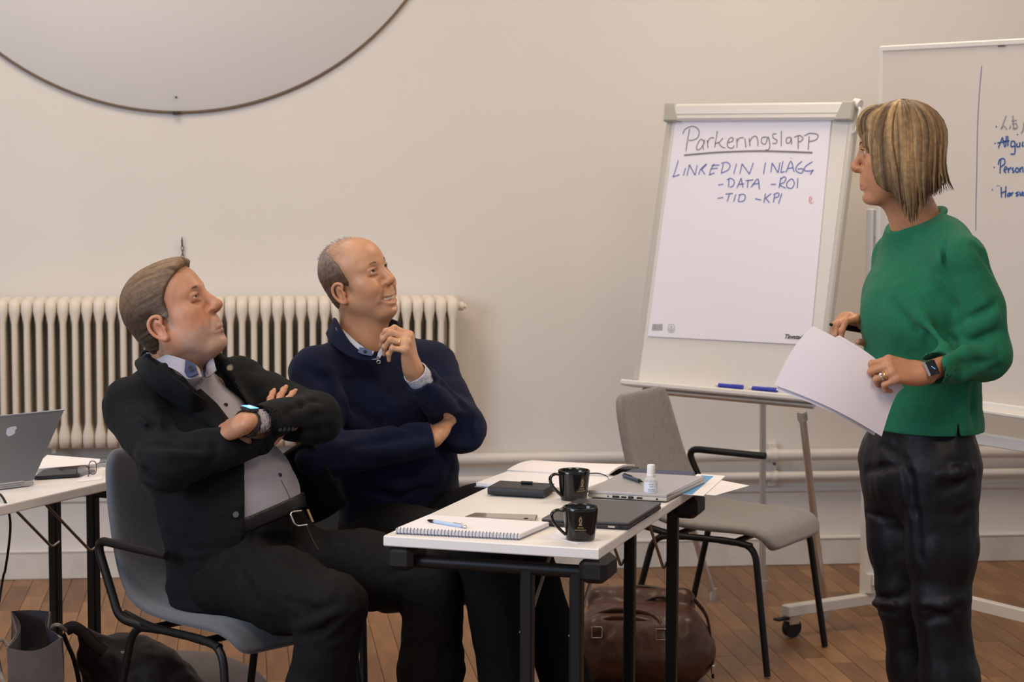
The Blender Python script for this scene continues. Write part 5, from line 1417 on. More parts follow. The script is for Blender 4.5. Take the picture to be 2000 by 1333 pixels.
crease(ar_, arms, [(((262, 800), (300, 825), (338, 840)), .010), (((322, 800), (335, 830), (345, 862)), .009), (((290, 865), (340, 872), (390, 876)), .008), (((418, 850), (424, 870), (428, 890)), .007),
    (((560, 806), (590, 792), (615, 782)), .008), (((585, 845), (620, 842), (650, 838)), .009), (((250, 900), (280, 930), (310, 948)), .008), (((240, 780), (262, 770), (290, 772)), .008)], .016)
ridge(ar_, arms, [(((270, 815), (310, 845)), .010), (((330, 885), (400, 890)), .009), (((575, 815), (625, 800)), .010)], .02)
ar_.d(folds(.0055, (7, 7, 9), 65)); ar_.d(folds(.0034, (20, 20, 24), 67))
ar_.s(f_cone(wL + adL * .085, wL - adL * .05, .040, .040), .003); ar_.s(f_cyl(wL + adL * .052, wL - adL * .06, .056, .056), .004)
ar_.s(f_cone(wR + nrm(eR - wR) * .045, wR - nrm(eR - wR) * .05, .036, .036), .003)
ja.u(ar_.f(), .014)
jk_o = sdf_obj('jacket', ja, A(-1.25, 4.8, .40), A(-.15, 5.85, 1.2), .0051, m_jacket, man1, label='black wool jacket')
for (px, py) in ((547, 839.5), (555, 839), (563, 838.5), (571, 838)):
    c = sd_hit(ja, px, py); mk('sleeve_button', MB().tube([c + A(0, .001, 0), c - A(0, .003, 0)], .0048, 10), m_btn, jk_o)
c = sd_hit(ja, 461, 1005); mk('front_button', MB().tube([c + A(0, .001, 0), c - A(0, .005, 0)], .0075, 14), mat('button_grey', (.10, .10, .11), .3), jk_o)
c = sd_hit(ja, 449, 719); pin = mk('lapel_pin', MB().tube([c + A(0, .001, 0), c - A(.0, .003, 0)], .0088, 16), mat('pin_blue', (.10, .10, .14), .3), jk_o)
mk('pin_emblem', MB().tube([c, c - A(.0, .0045, 0)], .0062, 12), mat('pin_gold', (.62, .48, .22), .3, .8), pin)
# turned collar lying round the neck and down to the lapel
both = SDF(); both.inc(ja); both.u(sh.f(), 0)
jc_u = [sd_hit(both, *q) - A(0, .010, 0) for q in ((292, 699), (308, 712), (330, 725), (356, 745), (380, 764), (404, 786))]
jc_d = [sd_hit(ja, *q) - A(0, .005, 0) for q in ((268, 716), (282, 738), (308, 764), (340, 786), (372, 800), (398, 800))]
leaf('turned_collar', [P(286, 692, 5.42)] + jc_u, [P(266, 708, 5.42)] + jc_d, m_jacket, jk_o, .005)
# watch on the left wrist
ad = nrm(eL - wL); wc = wL + ad * .012; wn_ = nrm(A(-.12, -.55, .82)); wn_ = nrm(wn_ - ad * (wn_ @ ad)); ws = np.cross(ad, wn_)
wt = mk('wristwatch', MB().box(wc + wn_ * .036, (.019, .017, .0055), np.stack([ad, ws, wn_], 1), .004), mat('watch_case', (.03, .03, .035), .25, .6), man1)
mk('watch_strap', MB().tube([wc + (wn_ * math.cos(a) + ws * math.sin(a)) * .0325 for a in np.linspace(0, 2 * math.pi, 25)[:-1]], [(.0025, .0115)] * 24, 8, closed=True, flat=ad), mat('watch_band', (.025, .024, .028), .6), wt)
mk('watch_screen', MB().box(wc + wn_ * .0416, (.0165, .0145, .0006), np.stack([ad, ws, wn_], 1), .0004), mat('watch_lit', (.05, .2, .5), .2, emit=(.16, .52, .95), estr=1.1), wt, label='lit blue watch screen')
for k, (u, v, a, c_) in enumerate(((-.004, .0, .009, .0014), (.003, .004, .006, .001), (.003, -.004, .006, .001))):
    mk('screen_glyph', MB().box(wc + wn_ * .0424 + ad * u + ws * v, (c_, a * .5, .0002), np.stack([ad, ws, wn_], 1)), mat('watch_glyph', (.8, .9, 1), .3, emit=(.75, .9, 1), estr=1.2), wt)
# trousers
tr_ = SDF()
tr_.u(tor.f(.006), 0); tr_.u(f_ecap(Bc * .35 + Pc * .65, Pc - UP * .03, (.172, .136), (.185, .135), L1), .03)
tr_.chain([hR, hR * .45 + kR * .55 + UP * .004, kR], [.104, .096, .078], .04); tr_.chain([hL, hL * .45 + kL * .55 + UP * .012, kL], [.104, .095, .078], .04)
sR = kR * .5 + aR * .5; sL_ = kL * .5 + aL * .5
tr_.chain([kR, sR + A(.0, .02, 0), aR], [.078, .082, .078], .03); tr_.chain([kL, sL_ + A(.0, .02, 0), aL], [.076, .079, .076], .03)
wp = Pc * .62 + Bc * .38 + UP * .02
tr_.i(f_plane(wp + sp1 * .004, sp1), .004)
tb_ = SDF(); tb_.inc(tr_)
crease(tr_, tb_, [(((570, 1212), (610, 1200), (650, 1182)), .010), (((585, 1245), (625, 1232), (668, 1212)), .010), (((560, 1172), (585, 1186), (612, 1192)), .008), (((500, 1048), (545, 1058), (595, 1062)), .009),
    (((626, 1038), (634, 1070), (640, 1115)), .010), (((530, 1085), (580, 1100), (640, 1122)), .008), (((760, 1120), (800, 1105)), .010), (((470, 1120), (484, 1150), (500, 1180)), .010), (((640, 1255), (680, 1235), (705, 1205)), .009)], .018)
ridge(tr_, tb_, [(((575, 1228), (620, 1214), (660, 1196)), .010), (((520, 1068), (600, 1084)), .009)], .022)
tr_.d(folds(.0050, (9, 9, 7), 71)); tr_.d(folds(.003, (26, 26, 20), 73))
tz_ = sdf_obj('trousers', tr_, A(-1.1, 4.75, -.03), A(.1, 5.8, .9), .0055, m_jeans, man1, label='charcoal trousers')
bt = SDF(); bt.u(tor.f(.008), 0); bt.i(f_plane(wp + sp1 * .034, sp1), .002); bt.i(f_plane(wp - sp1 * .002, -sp1), .002)
blt = sdf_obj('belt', bt, A(-1.1, 4.9, .4), A(-.2, 5.8, .95), .004, mat('belt_leather', (.012, .010, .010), .4), man1)
bk = sd_hit(bt, 583, 1013); e1_ = nrm(L1 * .95 + F1 * .2); 
mk('buckle', MB().tube(fillet([bk + e1_ * .017 - sp1 * .019 - A(0, .004, 0), bk - e1_ * .017 - sp1 * .019 - A(0, .004, 0), bk - e1_ * .017 + sp1 * .019 - A(0, .004, 0), bk + e1_ * .017 + sp1 * .019 - A(0, .004, 0)], .012), .0026, 8, closed=False), m_steel, blt)
mk('belt_keeper', MB().box(sd_hit(bt, 606, 1008) - A(0, .003, 0), (.003, .003, .018), np.stack([e1_, np.cross(sp1, e1_), sp1], 1), .001), mat('keeper_gold', (.55, .36, .20), .3, .8), blt)
fs = [sd_hit(tr_, px, py) - A(0, .001, 0) for px, py in ((596, 1022), (604, 1040), (612, 1058), (622, 1074))]
mk('fly_stitching', MB().tube(bez(fs, 4), .0013, 6), mat('stitch_grey', (.06, .055, .055), .9), tz_)
m_shoe = mat('shoe_black', (.010, .009, .009), .35)
shoe('shoe', aR, F1 * .6 + A(0, -1, 0), m_shoe, man1); shoe('shoe', aL, A(.8, -.6, 0), m_shoe, man1)

# ================================================================ MAN IN THE NAVY SWEATER
m_navy = mat('sweater_navy', (.0080, .0115, .036), .95, var=.10, vscale=150, bump=.35, bscale=1100, sheen=.04, spec=.2)
m_blackt = mat('trousers_black', (.0055, .0052, .0056), .9, spec=.18, var=.12, vscale=70, bump=.3, bscale=800)
m_cuff = mat('shirt_pale_blue', (.56, .58, .68), .75, bump=.1, bscale=700)
F2 = nrm(A(.5, -.866, 0)); L2 = A(-F2[1], F2[0], 0)
org2 = A(-.25, 5.75, 0)
Pc2 = A(-.30, 5.86, .55); Sc2 = P(727, 712, 5.84); Nb2 = P(712, 668, 5.83)
sp2_ = nrm(Sc2 - Pc2); Bc2 = Pc2 * .62 + Sc2 * .38 + F2 * .03; Ch2 = Pc2 * .25 + Sc2 * .75 + F2 * .01
R2s, L2s = Sc2 - L2 * .172 - UP * .016 + F2 * .01, Sc2 + L2 * .180 - UP * .018 + F2 * .0
eR2, wR2 = P(625, 892, 5.60), P(846, 856, 5.66)
eL2, wL2 = P(896, 832, 5.78), P(806, 722, 5.62)
H2 = head_frame(A(0, 0, 0), math.radians(-33), math.radians(15), math.radians(11), .955)
ear_t = P(664, 577, 5.74); H2.o = ear_t - (H2(-.012, -.083, -.012) - H2.o)
kR2, aR2 = P(955, 1075, 5.22), P(1010, 1480, 5.18); aR2[2] = .09
kL2, aL2 = P(1010, 1050, 5.46), P(1150, 1420, 5.34); aL2[2] = .09
hR2, hL2 = Pc2 - L2 * .085, Pc2 + L2 * .085
tips2 = []
b = SDF()
head(b, H2, 'm', 'smile', jaw=.98, lid=.0058, nose=1.0, brow=.9, wrinkle=.7)
b.cone(H2(-.022, 0, -.055), Nb2, .056, .060, .03); b.cone(H2(.03, 0, -.085), Nb2 + F2 * .04, .034, .042, .03)
b.cone(H2(.045, 0, -.088), H2(.0, 0, -.095), .022, .03, .03)
b.cone(Nb2, Sc2, .058, .06, .03); b.chain([Sc2, Ch2, Bc2, Pc2], [.06, .065, .065, .06], .03)
b.chain([Sc2, R2s, eR2, wR2], [.04, .034, .028, .026], .02); b.chain([Sc2, L2s, eL2, wL2], [.04, .034, .028, .0265], .02)
b.chain([Pc2, hR2, kR2, aR2], [.05, .045, .03, .025], .02); b.chain([Pc2, hL2, kL2, aL2], [.05, .045, .03, .025], .02)
# left hand raised to the chin: knuckles up, fingers curled back towards the throat
dL = P(795, 660, 5.58) - wL2
hand(b, wL2, dL, A(-.93, .25, -.22), 'L', [(1.05, .85, .5), (1.22, 1.0, .5), (1.32, 1.08, .5), (1.40, 1.10, .5)], .98, ((.55, .45, .55), (.75, .0, .65), (.8, -.1, .55)), .05, tips2)
# right hand tucked between the left arm and the ribs, thumb up
hand(b, wR2, P(872, 815, 5.78) - wR2, A(.45, .75, -.3), 'R', [(.15, .25, .2)] * 4, .96, ((.55, .85, .1), (.25, .95, .1), (.1, 1, .1)), .02, tips2)
skin2 = (.58, .305, .175)
poly2 = [(.018, .045), (.010, .072), (-.010, .092), (-.045, .118), (-.06, .16), (-.15, .16), (-.16, -.02), (-.085, -.090), (-.050, -.085), (-.030, -.055), (-.0335, -.02), (-.029, .012), (-.012, .020), (.008, .010), (.012, -.012), (.020, -.010), (.024, .018), (.020, .03)]
hp2 = head_paint(H2, skin2, (.46, .19, .14), .25, .8, (.44, .32, .27), poly2, (.20, .125, .085))
def paint2(V):
    c = hp2(V); q = H2.loc(V); x, y, z = q.T
    # cropped hair growing thinly over the crown
    m = np.clip((z - .075) / .03, 0, 1) * np.clip((.062 - x) / .04, 0, 1) * (np.abs(x) < .14) * (np.abs(y) < .1) * (z < .2)
    m = m * (.42 + .25 * vnoise(V * 120, 77)); c = c * (1 - m[:, None]) + A(.24, .17, .13) * m[:, None]
    for p, dv in tips2:
        w = np.exp(-((V - p) ** 2).sum(1) / .012 ** 2)[:, None]; c = c * (1 - .5 * w) + A(.64, .40, .34) * .5 * w
    return c
V, Q = b.mesh(A(-.85, 4.9, .0), A(.45, 6.25, 1.65), .0024)
V, Q = keep_largest(V, Q)
man2 = mk('person', np_mesh('person', V, Q, org2, paint2(V)), m_skin, None, org=org2, label='balding smiling man in navy half-zip sweater, hand at his chin, behind the table', cat='person')
eyes(H2, man2, H2.F * .9 + H2.U * .22 - H2.L * .22 + A(.25, 0, .05))
eyebrows(H2, man2, mat('brow_brown', (.20, .115, .07), .8), .0032, -.001, .003)
teeth = MB()
for k in range(-4, 5):
    a = k * .155; c = H2(.0580 + .0335 * math.cos(a), .034 * math.sin(a) * 1.0, -.0628 + .004 * (1 - math.cos(a)) * 2)
    teeth.box(c, (.0024 * H2.s, .0026 * H2.s, .0050 * H2.s), H2.R @ rotz(a), .001)
mk('teeth', teeth, mat('teeth_white', (.75, .68, .58), .25), man2)
mk('mouth_cavity', MB().ell(H2(.070, 0, -.070), (.014, .024, .008), H2.R), mat('mouth_dark', (.09, .025, .022), .5), man2)
hs2 = hair_shell(H2, poly2, .0035, .0048, 91, .0012, .006)
def hairpaint2(V):
    q = H2.loc(V); n = vnoise(V * 150, 43) * .5 + .5; top = np.clip((q[:, 2] - .03) / .07, 0, 1)
    return (A(.095, .050, .030) * (1 - top[:, None]) + A(.22, .16, .13) * top[:, None]) * (.7 + .6 * n[:, None])
V, Q = hs2.mesh(H2.o - .2, H2.o + .2, .0022)
mk('hair', np_mesh('hair', V, Q, org2, hairpaint2(V)), m_hairm, man2, label='short brown hair round the sides of a bald crown')
fz = MB(); r2 = random.Random(8)
for k in range(260):                                     # wispy short hairs standing on the crown
    th = r2.uniform(-1.1, 1.1); ph = r2.uniform(-.9, .75)
    n_ = A(math.sin(ph), math.sin(th) * math.cos(ph), math.cos(th) * math.cos(ph)); p = A(-.010, 0, .046) + n_ * A(.096, .0755, .086)
    if p[2] < .09: continue
    q0 = H2(*p); q1 = H2(*(p + n_ * .007 + A(-.006, r2.uniform(-.003, .003), 0)))
    fz.tube([q0, q0 * .4 + q1 * .6, q1], [.0008, .0006, .0002], 4, cap=False)
mk('crown_hair', fz, mat('wisp_hair', (.34, .29, .26), .5), man2, kind='stuff')
# sweater
t2_ = SDF()
t2_.u(f_ecap(Sc2 - UP * .02, Ch2, (.160, .080), (.182, .122), L2), 0); t2_.u(f_ecap(Ch2, Bc2, (.182, .122), (.172, .138), L2), .03); t2_.u(f_ecap(Bc2, Pc2 + UP * .02, (.172, .138), (.178, .135), L2), .03)
t2_.cone(Sc2, Nb2 + UP * .01, .085, .070, .05)
t2_.chain([Sc2 - L2 * .08 + UP * .01, R2s + UP * .004], [.062, .074], .05); t2_.chain([Sc2 + L2 * .08 + UP * .01, L2s + UP * .004], [.062, .072], .05)
a2 = SDF()
a2.chain([R2s, eR2, wR2], [.074, .062, .049], .02); a2.chain([L2s, eL2], [.072, .066], .02); a2.chain([eL2, wL2 + nrm(eL2 - wL2) * .035], [.062, .0465], .02)
a2.ell(eL2 + A(.012, 0, -.012), (.060, .062, .060), None, .03)
B2 = np.stack([F2, L2, UP], 1)
adl2 = nrm(eL2 - wL2); adr2 = nrm(eR2 - wR2)
a2.d(folds(.0055, (7, 7, 9), 81)); a2.d(folds(.003, (20, 20, 24), 83))
a2.s(f_cone(wL2 + adl2 * .035, wL2 - adl2 * .06, .0350, .0350), .003); a2.s(f_cyl(wL2 + adl2 * .036, wL2 - adl2 * .06, .055, .055), .003)
a2.s(f_cyl(wR2 + adr2 * .004, wR2 - adr2 * .12, .062, .062), .003)
t2_.d(folds(.0055, (6, 6, 11), 85, B2)); t2_.d(folds(.003, (18, 18, 30), 86, B2))
sw = SDF(); sw.inc(t2_); sw.u(a2.f(), .016)
sb2 = SDF(); sb2.inc(sw)
crease(sw, sb2, [(((636, 740), (655, 790), (668, 850)), .010), (((600, 720), (625, 735), (650, 740)), .007), (((830, 800), (826, 840), (825, 880)), .012), (((880, 760), (905, 790), (930, 820)), .008),
    (((700, 870), (760, 862), (820, 840)), .012), (((690, 950), (760, 965), (840, 950)), .012), (((840, 905), (800, 925), (740, 930)), .010), (((838, 770), (862, 800), (880, 822)), .009),
    (((690, 800), (740, 830), (800, 835)), .010), (((845, 745), (868, 748), (885, 765)), .007)], .020)
ridge(sw, sb2, [(((640, 720), (665, 780), (690, 830)), .010), (((850, 765), (885, 800)), .009), (((700, 885), (770, 880), (830, 868)), .010), (((700, 935), (780, 950), (860, 935)), .012)], .025)
sw.s(f_cone(Nb2 - sp2_ * .01, H2(-.005, 0, -.08), .064, .066), .006)
sw.s(f_cone(P(735, 668, 5.66), P(738, 640, 5.66), .022, .040), .012)
sw_o = sdf_obj('sweater', sw, A(-.85, 5.2, .42), A(.25, 6.3, 1.3), .0051, m_navy, man2, label='navy half-zip sweater')
leaf('stand_collar', [P(650, 632, 5.86), P(656, 622, 5.80), P(664, 636, 5.745), P(684, 668, 5.70), P(712, 692, 5.67), P(737, 700, 5.66)], [P(640, 652, 5.86), P(640, 655, 5.80), P(650, 672, 5.735), P(678, 694, 5.685), P(708, 704, 5.665), P(737, 706, 5.655)], m_navy, sw_o, .005)
leaf('stand_collar', [P(700, 612, 5.92), P(745, 618, 5.90), P(777, 628, 5.84), P(777, 640, 5.79), P(762, 668, 5.70), P(742, 700, 5.66)], [P(700, 640, 5.92), P(745, 645, 5.90), P(779, 645, 5.84), P(778, 664, 5.78), P(768, 690, 5.69), P(742, 706, 5.655)], m_navy, sw_o, .005)
m_zip = mat('zip_metal', (.35, .34, .36), .3, .9)
mk('zip_tape', MB().tube(bez([P(656, 640, 5.745), P(668, 668, 5.715), P(690, 690, 5.685), P(716, 702, 5.662), P(736, 702, 5.652)], 5), .0016, 6), m_zip, sw_o)
zz = P(738, 700, 5.648); zp_ = mk('zip_slider', MB().box(zz, (.0035, .003, .006), None, .0015), m_zip, sw_o)
mk('zip_pull', MB().tube([zz + A(.002, -.004, -.006) + A(.005 * math.cos(a), -.001, -.004 + .004 * math.sin(a)) for a in np.linspace(0, 2 * math.pi, 13)[:-1]], .0011, 6, closed=True), m_steel, zp_)
# shirt collar and cuff
s2_ = leaf('shirt_collar', [P(664, 640, 5.775), P(672, 646, 5.745), P(694, 666, 5.70), P(718, 684, 5.675), P(731, 688, 5.668)], [P(660, 655, 5.765), P(668, 664, 5.733), P(690, 684, 5.69), P(712, 696, 5.668), P(728, 694, 5.662)], m_cuff, man2, .003)
leaf('shirt_collar', [P(766, 660, 5.71), P(756, 668, 5.69), P(744, 680, 5.675), P(738, 690, 5.668)], [P(768, 678, 5.70), P(758, 690, 5.68), P(746, 700, 5.664), P(736, 700, 5.660)], m_cuff, man2, .003)
leaf('collar_tip', [P(703, 679, 5.674), P(714, 681, 5.668), P(726, 686, 5.662)], [P(700, 689, 5.670), P(712, 694, 5.660), P(727, 696, 5.656)], mat('collar_blue', (.09, .13, .24), .7), s2_, .003)
c = P(713, 687, 5.660); mk('collar_button', MB().tube([c, c - A(0, .004, 0)], .0042, 10), m_btn, s2_)
cf = tube_ring(wL2 + adl2 * .010, wL2 + adl2 * .056, .0330, .0345, .004)
sdf_obj('shirt_cuff', cf, wL2 - .12, wL2 + .12, .003, m_cuff, man2)
# wedding ring on the left hand
def ring_on(hd_wr, d, n, side, sc, i, curl, parent, m, r=.0098, f=.55):
    d = nrm(d); n = np.asarray(n, float); n = nrm(n - d * np.dot(n, d)); t = np.cross(d, n) * (1 if side == 'R' else -1)
    kn = [(.090, .029, 0), (.094, .0085, -.002), (.089, -.012, -.001), (.079, -.030, .002)][i]; ln = (.044, .049, .045, .035)[i]
    p = hd_wr + sc * (d * kn[0] + t * kn[1] + n * kn[2]); dv = nrm(d * math.cos(curl) + n * math.sin(curl)); c = p + dv * ln * f * sc
    u = nrm(np.cross(dv, t)); 
    return mk('finger_ring', MB().tube([c + (u * math.cos(a) + t * math.sin(a)) * r * sc for a in np.linspace(0, 2 * math.pi, 21)[:-1]], [(.0011, .0022)] * 20, 6, closed=True, flat=dv), m, parent), c, u, t
m_goldr = mat('gold_ring', (.85, .62, .28), .18, 1.0)
ring_on(wL2, dL, A(-.93, .25, -.22), 'L', .98, 2, 1.36, man2, m_goldr, .0102, .45)
# trousers and shoes
tt = SDF(); tt.u(f_ecap(Pc2 + UP * .10, Pc2 - UP * .03, (.165, .125), (.175, .130), L2), 0)
tt.chain([hR2, kR2, aR2], [.100, .074, .066], .04); tt.chain([hL2, hL2 * .45 + kL2 * .55 + UP * .03, kL2, aL2], [.100, .092, .074, .066], .04)
tt.d(folds(.005, (9, 9, 7), 87)); tt.d(folds(.003, (24, 24, 18), 88))
sdf_obj('trousers', tt, A(-.7, 4.95, -.03), A(.5, 6.2, .9), .006, m_blackt, man2, label='black trousers')
shoe('shoe', aR2, A(.6, -.8, 0), m_shoe, man2); shoe('shoe', aL2, A(.8, -.6, 0), m_shoe, man2)

# ================================================================ WOMAN IN THE GREEN SWEATER
m_green = mat('sweater_green', (.014, .150, .078), .9, var=.08, vscale=110, bump=.35, bscale=1000, sheen=.08, spec=.25)
m_leather = mat('trousers_leather', (.005, .005, .008), .5, var=.15, vscale=40, bump=.2, bscale=160, spec=.32)
Fw = nrm(A(-.93, -.36, 0)); Lw = A(-Fw[1], Fw[0], 0)
orgw = A(1.04, 5.35, 0)
Pw = P(1796, 885, 5.36); Scw = P(1808, 478, 5.38); Nbw = P(1788, 432, 5.37)
Bw = Pw * .55 + Scw * .45; Chw = Pw * .25 + Scw * .75 + Fw * .02
Lsw, Rsw = P(1874, 512, 5.215), P(1752, 505, 5.52)
eLw, wLw = P(1922, 690, 5.20), P(1800, 730, 5.08)
eRw, wRw = P(1795, 690, 5.60), P(1696, 638, 5.46)
Hw = head_frame(A(0, 0, 0), math.radians(180 - 9), math.radians(-3), math.radians(0), .945)
Hw.o = P(1661, 327, 5.34) - (Hw(.123, 0, -.015) - Hw.o)
hLw, hRw = Pw + Lw * .085 - UP * .03, Pw - Lw * .085 - UP * .03
kLw, aLw = P(1838, 1178, 5.26), P(1868, 1500, 5.27); aLw[2] = .10
kRw, aRw = P(1766, 1172, 5.40), P(1812, 1480, 5.43); aRw[2] = .10
tipsw = []
b = SDF()
head(b, Hw, 'f', 'closed', jaw=.90, lid=.0055, nose=.86, brow=.6, cheek=.9, ears=False)
b.cone(Hw(-.022, 0, -.055), Nbw - Fw * .01, .046, .050, .03); b.cone(Hw(.025, 0, -.08), Nbw + Fw * .028 - UP * .01, .028, .034, .03)
b.cone(Nbw, Scw, .052, .06, .03); b.u(f_ecap(Scw - UP * .012, Scw - UP * .05, (.110, .058), (.10, .05), Lw), .04); b.chain([Scw, Chw, Bw, Pw], [.06, .06, .06, .06], .03)
b.chain([Scw, Lsw, eLw, wLw], [.04, .032, .026, .0245], .02); b.chain([Scw, Rsw, eRw, wRw], [.04, .032, .026, .0245], .02)
b.chain([Pw, hLw, kLw, aLw], [.05, .045, .03, .022], .02); b.chain([Pw, hRw, kRw, aRw], [.05, .045, .03, .022], .02)
dLw = P(1712, 716, 5.04) - wLw; nLw = A(-.05, .75, -.66)
CL = [(.75, 1.15, .7), (.85, 1.2, .7), (.95, 1.2, .7), (1.0, 1.2, .7)]
hand(b, wLw, dLw, nLw, 'L', CL, .93, ((.70, .30, .75), (.85, -.15, .6), (.9, -.25, .35)), .03, tipsw)
dRw = P(1652, 618, 5.40) - wRw
hand(b, wRw, dRw, A(.05, .15, -1), 'R', [(.45, .95, .5), (.7, 1.1, .6), (.85, 1.1, .6), (.9, 1.1, .6)], .95, ((.45, .55, .70), (.80, .25, .55), (.95, .1, .2)), .03, tipsw)
skinw = (.50, .235, .125)
hpw = head_paint(Hw, skinw, (.42, .17, .14), 0, .5)
def paintw(V):
    c = hpw(V)
    for p, dv in tipsw:
        w = np.exp(-((V - p) ** 2).sum(1) / .010 ** 2)[:, None]; c = c * (1 - .4 * w) + A(.55, .34, .30) * .4 * w
    return c
V, Q = b.mesh(A(.55, 4.85, .0), A(1.5, 5.8, 1.85), .0024)
V, Q = keep_largest(V, Q)
wom = mk('person', np_mesh('person', V, Q, orgw, paintw(V)), m_skin, None, org=orgw, label='woman in green sweater and black trousers standing at right, holding paper sheets', cat='person')
eyes(Hw, wom, Hw.F + Hw.U * -.05)
eyebrows(Hw, wom, mat('brow_dark', (.07, .04, .03), .8), .0030, .001, .003)
for y in (-1, 1):
    la = MB()
    for k in range(9):
        t_ = k / 8; p = Hw(.0895 - .006 * t_, y * (.022 + .023 * t_), .0285 - .001 * t_); la.tube([p, p + Hw.F * .004 * Hw.s + Hw.U * .001, p + Hw.F * .0075 * Hw.s + Hw.U * .0035 + Hw.L * y * .002], [.0005, .0004, .0001], 4, cap=False)
    mk('eyelashes', la, m_pup, wom)
# hair: a cap and many overlapping locks falling to the shoulders
cap = SDF(); s_ = Hw.s
cap.ell(Hw(-.012, 0, .052), A(.108, .086, .094) * s_, Hw.R, 0); cap.ell(Hw(-.050, 0, -.02), A(.070, .072, .085) * s_, Hw.R, .04)
for y in (-1, 1): cap.ell(Hw(.020, y * .066, -.005), A(.050, .018, .080) * s_, Hw.R, .03)
cap.ell(Hw(.055, 0, .098), A(.045, .060, .040) * s_, Hw.R, .03)
cap.s(f_ell(Hw(.125, 0, -.03), A(.060, .062, .105) * s_, Hw.R), .012)
cap.s(f_ell(Hw(.06, 0, -.13), A(.07, .06, .08) * s_, Hw.R), .012)
def wave(p):
    q = Hw.loc(p); a = np.arctan2(q[:, 1], q[:, 0] + .01); u = np.stack([a * 13, q[:, 2] * 7, q[:, 1] * 4], 1)
    return (.0030 * vnoise(u, 101) + .0015 * vnoise(u * A(2.7, 1, 1), 102)).astype(F32)
cap.d(wave)
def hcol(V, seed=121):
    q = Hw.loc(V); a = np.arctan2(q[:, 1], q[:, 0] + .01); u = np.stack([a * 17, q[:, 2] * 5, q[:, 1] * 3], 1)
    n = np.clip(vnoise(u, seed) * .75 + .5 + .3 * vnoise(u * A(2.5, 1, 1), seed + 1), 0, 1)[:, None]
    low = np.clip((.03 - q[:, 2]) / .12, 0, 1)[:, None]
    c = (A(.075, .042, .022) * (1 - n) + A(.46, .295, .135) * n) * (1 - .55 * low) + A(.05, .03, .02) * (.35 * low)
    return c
V, Q = cap.mesh(Hw.o - .24, Hw.o + .24, .0026)
rl_ = random.Random(12); lk = MB()
def lock(th, zend, r, out, sweep=0.0, flip=0.0, tuck=.0):
    """one tapered strand from the parting down over the skull; th: direction round the head (0 = brow, pi = nape)"""
    pts = []; rr = []; N_ = 12; c_, s__ = math.cos(th), math.sin(th)
    for i in range(N_):
        t = i / (N_ - 1); ph = min(t / .55, 1.0) * 1.60 + .10
        x = -.012 + (.108 + out) * math.sin(ph) * c_; y = (.087 + out) * math.sin(ph) * s__; z = .054 + (.094 + out) * math.cos(ph)
        if t > .55:
            u = (t - .55) / .45; z0 = .054 + (.094 + out) * math.cos(1.70)
            z = z0 + (zend - z0) * u; x += sweep * u + c_ * (flip * u ** 3 - tuck * u * u); y += s__ * (flip * u ** 3 - tuck * u * u)
            z += flip * .5 * u ** 3
        pts.append(Hw(x, y, z)); rr.append(r * s_ * (.5 + .9 * math.sin(math.pi * min(1, .12 + t * .85)) ** .7) * (1 - .85 * max(0, (t - .78) / .22)))
    lk.tube(pts, [(q_ * 1.5, q_ * .6) for q_ in rr], 7)
for k in range(190):
    sd_ = rl_.choice([-1, 1]); a_ = rl_.uniform(.75, 3.14); th = sd_ * a_
    ze = np.interp(a_, [.75, 1.2, 1.7, 2.1, 2.6, 3.14], [-.085, -.125, -.172, -.130, -.098, -.092]) + rl_.uniform(-.006, .018)
    sw_ = np.interp(a_, [.75, 1.2, 1.7, 2.2, 3.14], [-.050, -.030, .0, .012, .010])
    lock(th, ze, rl_.uniform(.0042, .0070), rl_.uniform(-.002, .006), sw_ + rl_.uniform(-.008, .008), rl_.uniform(0, .012), rl_.uniform(.004, .020))
for k in range(34):                                       # face framing locks swept back from the brow
    th = rl_.choice([-1, 1]) * rl_.uniform(.42, .85)
    lock(th, rl_.uniform(-.10, -.03), rl_.uniform(.004, .0055), rl_.uniform(.0, .005), rl_.uniform(-.060, -.045), 0, .004)
for k in range(9):                                       # flipped ends at the nape
    th = rl_.choice([-1, 1]) * rl_.uniform(2.5, 3.1)
    lock(th, -.098, .0042, .001, .0, .022, 0)
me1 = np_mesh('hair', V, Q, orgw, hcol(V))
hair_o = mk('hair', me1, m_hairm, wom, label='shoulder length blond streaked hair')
me2 = from_mb('hair_locks', lk, orgw)
vv = np.array([v.co[:] for v in me2.vertices]) + orgw
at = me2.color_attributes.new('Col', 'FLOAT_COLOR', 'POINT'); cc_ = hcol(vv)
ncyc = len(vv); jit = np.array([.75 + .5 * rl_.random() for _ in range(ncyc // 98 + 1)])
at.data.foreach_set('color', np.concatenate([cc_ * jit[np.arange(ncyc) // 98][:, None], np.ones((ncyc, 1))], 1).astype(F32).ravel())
mk('hair_locks', me2, m_hairm, hair_o, org=orgw, kind='stuff')
# sweater
tw = SDF()
hem = P(1804, 836, 5.36)
tw.u(f_ecap(Scw - UP * .02, Chw, (.150, .080), (.165, .118), Lw), 0); tw.u(f_ecap(Chw, Bw, (.165, .118), (.172, .130), Lw), .03); tw.u(f_ecap(Bw, hem - UP * .05, (.172, .130), (.185, .142), Lw), .03)
tw.ell(Chw + Fw * .055 + Lw * .02 - UP * .055, A(.085, .13, .085), np.stack([Fw, Lw, UP], 1), .05)
tw.cone(Scw + UP * .0, Nbw - UP * .012, .085, .066, .05)
tw.chain([Scw + Lw * .06 + UP * .012, Lsw], [.062, .066], .05); tw.chain([Scw - Lw * .06 + UP * .012, Rsw], [.060, .064], .05)
aw = SDF(); aw.chain([Lsw, Lsw * .5 + eLw * .5 + A(.012, 0, 0), eLw], [.070, .068, .064], .02); aw.chain([eLw, wLw + nrm(eLw - wLw) * .055], [.063, .041], .02)
